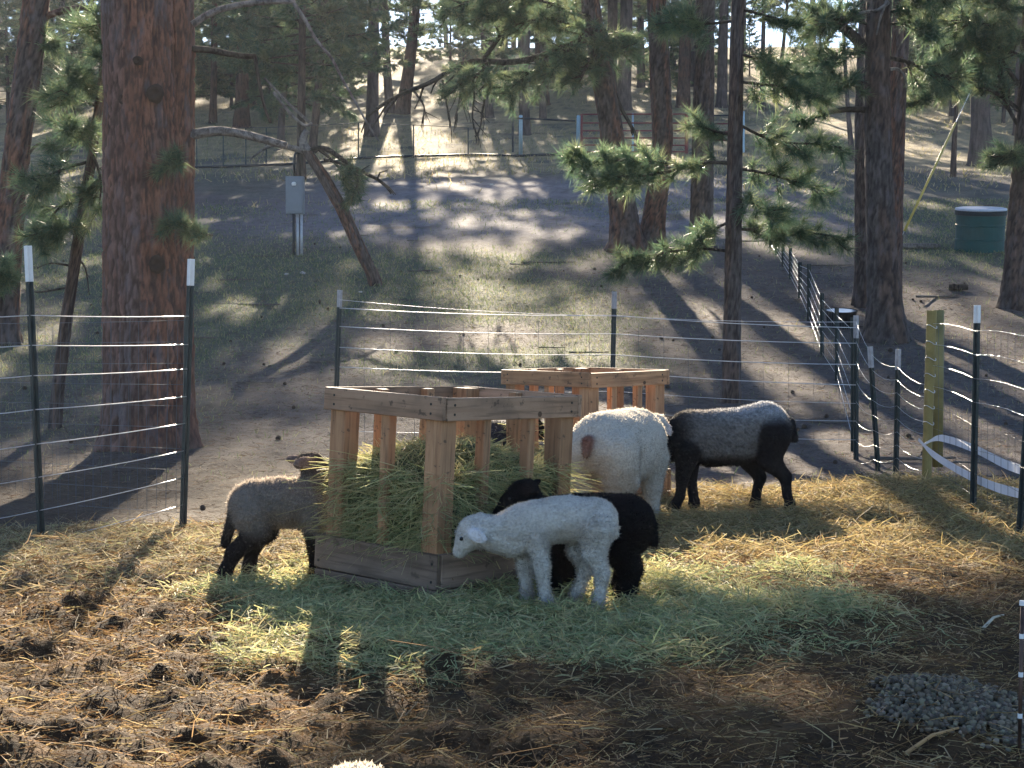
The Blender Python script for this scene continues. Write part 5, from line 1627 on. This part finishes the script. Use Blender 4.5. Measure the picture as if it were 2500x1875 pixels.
lambA += leg([(-.145, .052, .29), (-.135, .058, .215), (-.178, .058, .135), (-.165, .058, .05), (-.155, .058, .022)], [.066, .042, .025, .019, .022])
lambA += leg([(-.11, -.052, .28), (-.07, -.058, .205), (-.105, -.056, .135), (-.065, -.056, .05), (-.05, -.056, .022)], [.062, .042, .025, .019, .022])
def squeeze(pr, f):
    g_ = lambda v: np.array([v[0] * f if v[0] < 0 else v[0], v[1], v[2]])
    return [(p[0], g_(p[1]), g_(p[2]), p[3], p[4]) if len(p) == 5 else ((p[0], g_(p[1])) + tuple(p[2:])) for p in pr]
lambA = squeeze(lambA, .77)
WHITE = dict(wool=(.53, .485, .43), leg=(.56, .52, .47), face=(.58, .53, .47), ear=(.82, .78, .78), hoof=(.32, .28, .23), tail=(.62, .57, .5))
pa = G(1378, 1482)
sheep('small white curly lamb sniffing the corner of the front feeder', lambA, WHITE, (pa[0], pa[1], hmac(pa[0], pa[1]).item() - .004), math.pi - .02, eyes=[(.375, .034, .258), (.385, -.036, .256)], fuzz=27000, wl=.0055, hair_leg=.009, scale=1.03, gradient=gradA)
# ---------------- black lamb
lambB = [('wool', (-.15, 0, .31), (.12, 0, .30), .108, .102), ('wool', (-.18, 0, .30), (-.17, 0, .24), .090, .08), ('wool', (.14, 0, .29), (.19, 0, .27), .09, .075), ('wool', (-.05, 0, .32), (.08, 0, .32), .09, .085),
         ('neck', (.17, 0, .30), (.25, 0, .375), .075, .062), ('neck', (.20, 0, .26), (.26, 0, .33), .055, .055),
         ('face', (.262, 0, .405), (.315, 0, .375), .056, .044), ('face', (.315, 0, .375), (.365, 0, .325), .042, .030), ('neck', (.245, 0, .43), (.285, 0, .425), .040, .036),
         ('ear', (.215, .065, .425), (.040, .022, .009), (-.55, .6, .15)), ('ear', (.225, -.068, .445), (.040, .022, .009), (-.35, -.6, .45)),
         ('tail', (-.25, 0, .30), (-.265, 0, .22), .024, .02)]
lambB += leg([(.14, .055, .25), (.145, .06, .14), (.14, .06, .05), (.135, .06, .02)], [.055, .042, .034, .034])
lambB += leg([(.12, -.055, .25), (.10, -.06, .14), (.09, -.06, .05), (.085, -.06, .02)], [.055, .042, .034, .034])
lambB += leg([(-.17, .06, .28), (-.13, .065, .20), (-.175, .065, .125), (-.16, .065, .05), (-.152, .065, .02)], [.085, .065, .047, .040, .042])
lambB += leg([(-.16, -.06, .28), (-.12, -.065, .20), (-.155, -.065, .125), (-.135, -.065, .05), (-.125, -.065, .02)], [.085, .065, .047, .040, .042])
BLACK = dict(wool=(.0075, .0072, .0075), leg=(.007, .0065, .0065), face=(.007, .0065, .007), ear=(.009, .008, .008), hoof=(.012, .01, .01), tail=(.0075, .007, .0075))
pb = G(1436, 1452)
sheep('fluffy black lamb standing behind the white lamb', lambB, BLACK, (pb[0], pb[1], hmac(pb[0], pb[1]).item() - .004), math.pi - .12, eyes=[(.315, .04, .395), (.315, -.04, .395)], fuzz=27000, wl=.006, hair_leg=.009, scale=.97, bumpy=.003)
# ---------------- brown lamb at the left, its head up in the hay
lambC = [('wool', (-.10, 0, .287), (.10, 0, .282), .089, .085), ('wool', (-.13, 0, .282), (-.13, 0, .245), .071, .06), ('wool', (-.03, 0, .298), (.06, 0, .295), .080, .076), ('wool', (.12, 0, .272), (.15, 0, .255), .076, .062),
         ('neck', (.12, 0, .27), (.125, 0, .38), .068, .05), ('face', (.115, 0, .425), (.16, -.012, .40), .044, .039), ('face', (.16, -.012, .40), (.222, -.03, .372), .037, .026), ('face', (.085, 0, .448), (.12, 0, .447), .030, .034),
         ('ear', (.055, .03, .450), (.044, .012, .019), (-.9, -.2, .18)), ('ear', (.075, -.055, .446), (.050, .012, .024), (-.8, -.45, -.12)),
         ('tail', (-.185, 0, .25), (-.215, 0, .14), .022, .020)]
lambC += leg([(-.12, -.055, .25), (-.10, -.06, .185), (-.185, -.06, .115), (-.215, -.06, .05), (-.238, -.06, .012)], [.062, .046, .030, .024, .026], 'shank', upper='wool')
lambC += leg([(-.10, .055, .25), (-.06, .06, .18), (-.11, .06, .115), (-.12, .06, .05), (-.128, .06, .012)], [.060, .045, .030, .024, .026], 'shank', upper='wool')
lambC += leg([(.12, -.05, .22), (.125, -.05, .12), (.12, -.05, .015)], [.05, .03, .025], 'shank', upper='wool')
lambC += leg([(.13, .05, .22), (.14, .05, .12), (.14, .05, .015)], [.05, .03, .025], 'shank', upper='wool')
BROWN = dict(wool=(.20, .168, .14), neck=(.13, .108, .09), leg=(.012, .01, .01), shank=(.011, .009, .009), face=(.04, .033, .029), ear=(.17, .13, .11), hoof=(.012, .01, .01), tail=(.05, .04, .032))
def gradC(V, C, w_):
    t = sstep(.21, .15, V[:, 2])[:, None] * .85
    return C * (1 - t) + np.array([.012, .01, .0095]) * t
pc = G(690, 1408)
sheep('grey-brown lamb with black legs pushing its head into the hay', lambC, BROWN, (pc[0], pc[1], hmac(pc[0], pc[1]).item() - .006), .22, eyes=[(.155, -.050, .418), (.165, .024, .418)], fuzz=28000, wl=.012, hair_leg=.008, gradient=gradC, scale=1.1, rim_light=1.8)
# ---------------- white ewe seen from behind
ewe = [('wool', (-.20, 0, .44), (.20, 0, .45), .195, .185), ('wool', (-.24, 0, .46), (-.22, 0, .40), .14, .10), ('wool', (-.27, .095, .43), (-.25, .105, .29), .125, .095), ('wool', (-.27, -.095, .43), (-.25, -.105, .29), .125, .095), ('wool', (-.05, 0, .42), (.12, 0, .42), .205, .195), ('wool', (.24, 0, .45), (.34, 0, .46), .15, .115),
       ('neck', (.33, 0, .48), (.50, 0, .50), .10, .075), ('face', (.52, 0, .52), (.60, 0, .47), .065, .05), ('face', (.60, 0, .47), (.67, 0, .42), .048, .036),
       ('ear', (.50, .085, .50), (.055, .028, .01), (-.6, .4, -.7)), ('ear', (.50, -.085, .50), (.055, .028, .01), (-.6, -.4, -.7)),
       ('tail', (-.392, 0, .49), (-.425, 0, .42), .032, .020), ('udder', (-.20, 0, .25), (-.17, 0, .21), .085, .06), ('udder', (-.20, .04, .185), (-.20, .045, .165), .02, .014), ('udder', (-.20, -.04, .185), (-.20, -.045, .165), .02, .014)]
for sy in (1, -1):
    ewe += leg([(-.24, .10 * sy, .40), (-.20, .115 * sy, .27), (-.29, .115 * sy, .17), (-.275, .115 * sy, .07), (-.265, .115 * sy, .03)], [.125, .085, .046, .036, .038])
    ewe += leg([(.22, .10 * sy, .36), (.22, .105 * sy, .20), (.22, .105 * sy, .08), (.22, .105 * sy, .03)], [.10, .055, .036, .038])
def gradW(V, C, w_):
    n_ = fbm(V[:, 0] * 7, V[:, 1] * 7, V[:, 2] * 7, s=77, octv=4)
    t = (sstep(.46, .66, n_) * .55 * sstep(.55, .25, V[:, 2]) + .35 * sstep(-.20, -.34, V[:, 0]) * np.exp(-(V[:, 1] / .05) ** 2) * sstep(.50, .36, V[:, 2]))[:, None]
    return C * (1 - t) + np.array([.30, .22, .14]) * t
EWE = dict(wool=(.50, .455, .39), leg=(.44, .40, .34), face=(.6, .54, .47), ear=(.6, .48, .42), hoof=(.2, .17, .14), tail=(.20, .095, .07), udder=(.52, .29, .20))
sheep('large white ewe seen from behind with a reddish docked tail', ewe, EWE, ((1512 - 1250) * 8.95 / FPX, 8.95, hmac(.6, 8.95).item() - .01), R(62), vox=.012, fuzz=28000, wl=.009, hair_leg=.010, eyes=[(.57, .06, .52), (.57, -.06, .52)], scale=1.0, gradient=gradW, k=.022)
# ---------------- grey ewe
ewe2 = [('wool', (-.22, 0, .455), (.18, 0, .425), .140, .140), ('wool', (-.26, 0, .45), (-.25, 0, .40), .125, .11), ('wool', (-.06, 0, .40), (.10, 0, .385), .150, .140), ('wool', (-.22, 0, .505), (-.12, 0, .475), .115, .105), ('wool', (.22, 0, .445), (.27, 0, .40), .125, .10),
        ('neck', (.27, 0, .44), (.36, 0, .41), .105, .085), ('neck', (.28, 0, .36), (.35, 0, .34), .085, .07), ('face', (.39, 0, .385), (.44, 0, .31), .066, .05), ('face', (.44, 0, .31), (.47, 0, .235), .048, .036),
        ('ear', (.36, .11, .42), (.055, .026, .01), (-.2, 1, -.2)), ('ear', (.36, -.11, .42), (.055, .026, .01), (-.2, -1, -.2)),
        ('tail', (-.372, 0, .50), (-.398, 0, .40), .030, .024)]
ewe2 += leg([(.24, .07, .34), (.27, .075, .20), (.285, .075, .08), (.315, .075, .025)], [.085, .040, .027, .031], 'shank')
ewe2 += leg([(.20, -.07, .34), (.20, -.075, .20), (.185, -.075, .08), (.175, -.075, .025)], [.085, .040, .027, .031], 'shank')
ewe2 += leg([(-.25, .085, .42), (-.23, .09, .29), (-.325, .09, .19), (-.335, .09, .09), (-.355, .09, .025)], [.11, .068, .036, .026, .030], 'shank')
ewe2 += leg([(-.22, -.085, .40), (-.16, -.09, .27), (-.215, -.09, .17), (-.195, -.09, .08), (-.19, -.09, .025)], [.10, .066, .036, .026, .030], 'shank')
GREY = dict(wool=(.15, .132, .118), neck=(.03, .03, .032), shank=(.011, .010, .010), leg=(.012, .011, .011), face=(.014, .013, .013), ear=(.015, .014, .014), hoof=(.012, .011, .01), tail=(.014, .014, .015))
def gradE(V, C, w_):
    blue = np.array([.27, .275, .29])  # bluish top light painted onto the ewe's back
    t = sstep(.48, .60, V[:, 2])[:, None] * sstep(.25, -.1, V[:, 0])[:, None] * .9
    C = C * (1 - t) + blue * t
    t = np.maximum(sstep(.34, .27, V[:, 2]), sstep(.16, .30, V[:, 0]) * .85)
    t = np.maximum(t, sstep(-.30, -.38, V[:, 0]) * .9 * sstep(.56, .50, V[:, 2]))[:, None]
    C = C * (1 - t) + np.array([.013, .0125, .013]) * t
    sp = vnoise(V[:, 0] * 130, V[:, 1] * 130, V[:, 2] * 130, s=44)
    return C * (.35 + 1.3 * sp)[:, None]
sheep('dark grey ewe with painted top light and black legs, facing left at the back', ewe2, GREY, ((1776 - 1250) * 9.5 / FPX, 9.5, -.035), math.pi + .06, vox=.0115, fuzz=27000, wl=.010, hair_leg=.006, gradient=gradE, scale=1.0, rim_light=1.35)
# ---------------- dark sheep glimpsed behind the front feeder
sheep('dark grey lamb glimpsed through the slats behind the front feeder', lambB, dict(BLACK, wool=(.045, .046, .052), neck=(.03, .03, .034)), ((1182 - 1250) * 10.4 / FPX, 10.4, hmac(-.18, 10.4).item() - .005), .35, vox=.011, fuzz=14000, wl=.016, hair_leg=.014, scale=1.12)
# ---------------- pale woolly back at the bottom edge
sheep('cream woolly lamb whose back just enters at the bottom edge', lambA, dict(WHITE, wool=(.66, .58, .46)), (-.222, 2.55, -.038), -math.pi / 2 + .3, vox=.0085, fuzz=27000, wl=.007, hair_leg=.010, scale=1.0)

# ================================================================== SMALL THINGS ON THE GROUND
def cone_mesh():
    mb = MB()
    a = 9; V = []
    prof = [(0, 0), (.55, .06), (.85, .2), (1, .4), (.9, .6), (.65, .8), (.35, .94), (0, 1)]
    for i, (r, z) in enumerate(prof):
        t = np.arange(a) / a * 2 * math.pi + i * .35
        jag = 1 + .16 * np.cos(t * a / 2 * 2 + i * math.pi)
        V.append(np.stack([r * jag * np.cos(t), r * jag * np.sin(t), np.full(a, z * 2 - .9)], 1))
    V = np.concatenate(V) * .034
    i = np.arange(len(prof) - 1)[:, None] * a; j = np.arange(a)[None]; k = (j + 1) % a
    mb.add(V, np.stack([i + j, i + k, i + a + k, i + a + j], -1).reshape(-1, 4))
    return mb.mesh('pine_cone_mesh', M_cone)
CM = cone_mesh()
r3 = np.random.default_rng(8)
spots = []
while len(spots) < 105:
    y = 10.4 + 20 * r3.random() ** 1.5
    x = r3.uniform(-.31, .31) * y
    if pen_mask(np.array([x]), np.array([y]))[0] < .1 and not (y < 13 and x < -1.4):
        spots.append((x, y))
for (x, y) in spots + [(G(*q)[0], G(*q)[1]) for q in ((495, 1240), (680, 1075))]:
    o = obj('pine_cone', CM)
    o.location = (x, y, GH(x, y) + .012); o.rotation_euler = (r3.uniform(1.2, 1.9), 0, r3.uniform(0, 6.28)); o.scale = (r3.uniform(.4, .7),) * 3
    tag(o, 'dark fallen pine cone lying on the bare slope', 'pine cone', 'fallen pine cones on the slope')
def stick_mesh(L, r):
    mb = MB()
    P = np.array([[t * L, .06 * L * math.sin(t * 5 + L * 9), .015] for t in np.linspace(-.5, .5, 7)])
    mb.tube(P, np.linspace(r, r * .5, 7), 6)
    mb.tube([P[3], P[3] + [.12 * L, .1 * L, .03]], [r * .5, r * .25], 5)
    return mb.mesh('stick_mesh', M_stick)
SM = [stick_mesh(.5, .012), stick_mesh(.9, .016), stick_mesh(.35, .009)]
for k in range(34):
    while True:
        y = 10.5 + 22 * r3.random() ** 1.3; x = r3.uniform(-.31, .31) * y
        if pen_mask(np.array([x]), np.array([y]))[0] < .1 and not (y < 13.5 and x < .3): break
    o = obj('fallen_stick', SM[k % 3])
    o.location = (x, y, GH(x, y) + .004); o.rotation_euler = (0, 0, r3.normal(0, .5)); o.scale = (r3.uniform(.7, 1.3),) * 3
    tag(o, 'small grey fallen stick lying on the slope', 'stick', 'fallen sticks on the slope')
for (px, py, L, lb) in ((2258, 607, .55, 'pale short log lying left of the green barrel'), (2215, 609, .3, 'small dark chunk of wood beside the pale short log'), (2340, 712, .28, 'dark chunk of rotten log between the right trunks')):
    g_ = G(px, py)
    o = thing('fallen_log', lb, 'log', g_)
    mb = MB(); P = np.array([[t * L, 0.01 * math.sin(t * 7), .05] for t in np.linspace(-.5, .5, 6)]); mb.tube(P, [.045, .055, .05, .055, .05, .04], 9)
    mb.build('log_bark', M_dead if 'pale' in lb else M_twig, o)
    mb = MB(); mb.tube([P[0] - [.004, 0, 0], P[0] - [.001, 0, 0]], .036, 9); mb.build('cut_end', M_dead, o)
for (px, py, r_, lb) in ((738, 668, .05, 'pale stone lying just below the electrical box conduits'), (700, 672, .035, 'smaller pale stone left of the one below the electrical box'), (1200, 452, .06, 'pale stone in the bare clearing beyond the leaning trunk'), (880, 715, .03, 'small pale stone beside the foot of the leaning trunk'), (1075, 655, .03, 'small pale stone on the grass right of the leaning trunk')):
    g_ = G(px, py)
    mb = MB(); mb.add(ICO2_V * np.array([r_, r_ * .8, r_ * .55]) * (1 + .15 * rng.normal(0, 1, (len(ICO2_V), 1))), None, ICO2_F)
    o = mb.build('stone', M_stone, None, loc=g_ + [0, 0, r_ * .2])
    tag(o, lb, 'stone', 'pale stones on the slope')
# longer stalks lying in the foreground litter
for k, (px, py, px2, py2) in enumerate(((2210, 1830, 2340, 1795), (2400, 1545, 2450, 1515))):
    a_, b_ = G(px, py), G(px2, py2)
    o = thing('stalk', ('orange broken stalk lying in front of the dropping heap', 'pale stalk lying on the litter right of the hay')[k], 'stalk', (0, 0, 0))
    mb = MB(); mb.tube([a_ + [0, 0, .012], (a_ + b_) / 2 + [0, 0, .03], b_ + [0, 0, .02]], [.006, .005, .003], 6)
    mb.build('stem', make_plain('dry_stalk', (.42, .24, .10) if k == 0 else (.5, .42, .3), .7, var=.2, sc=50), o)
# ================================================================== HAZE
m, n, _, _ = mat('haze_air')
pv = N(n, 'ShaderNodeVolumePrincipled', ins={'Color': (.86, .90, 1.0, 1), 'Density': HAZE, 'Anisotropy': .35})
o = N(n, 'ShaderNodeOutputMaterial')
n.links.new(pv.outputs[0], o.inputs['Volume'])
mb = MB()
zt = max(42.0, 2 + max((ob.matrix_world @ Vector(c))[2] for ob in COL.objects if ob.type == 'MESH' and ob.name.startswith(('crown', 'trunk')) for c in ob.bound_box))
mb.box((-175, -31, -1.2), (175, 262, zt))
tag(mb.build('haze', m), 'thin pale air between the trees', kind='stuff')
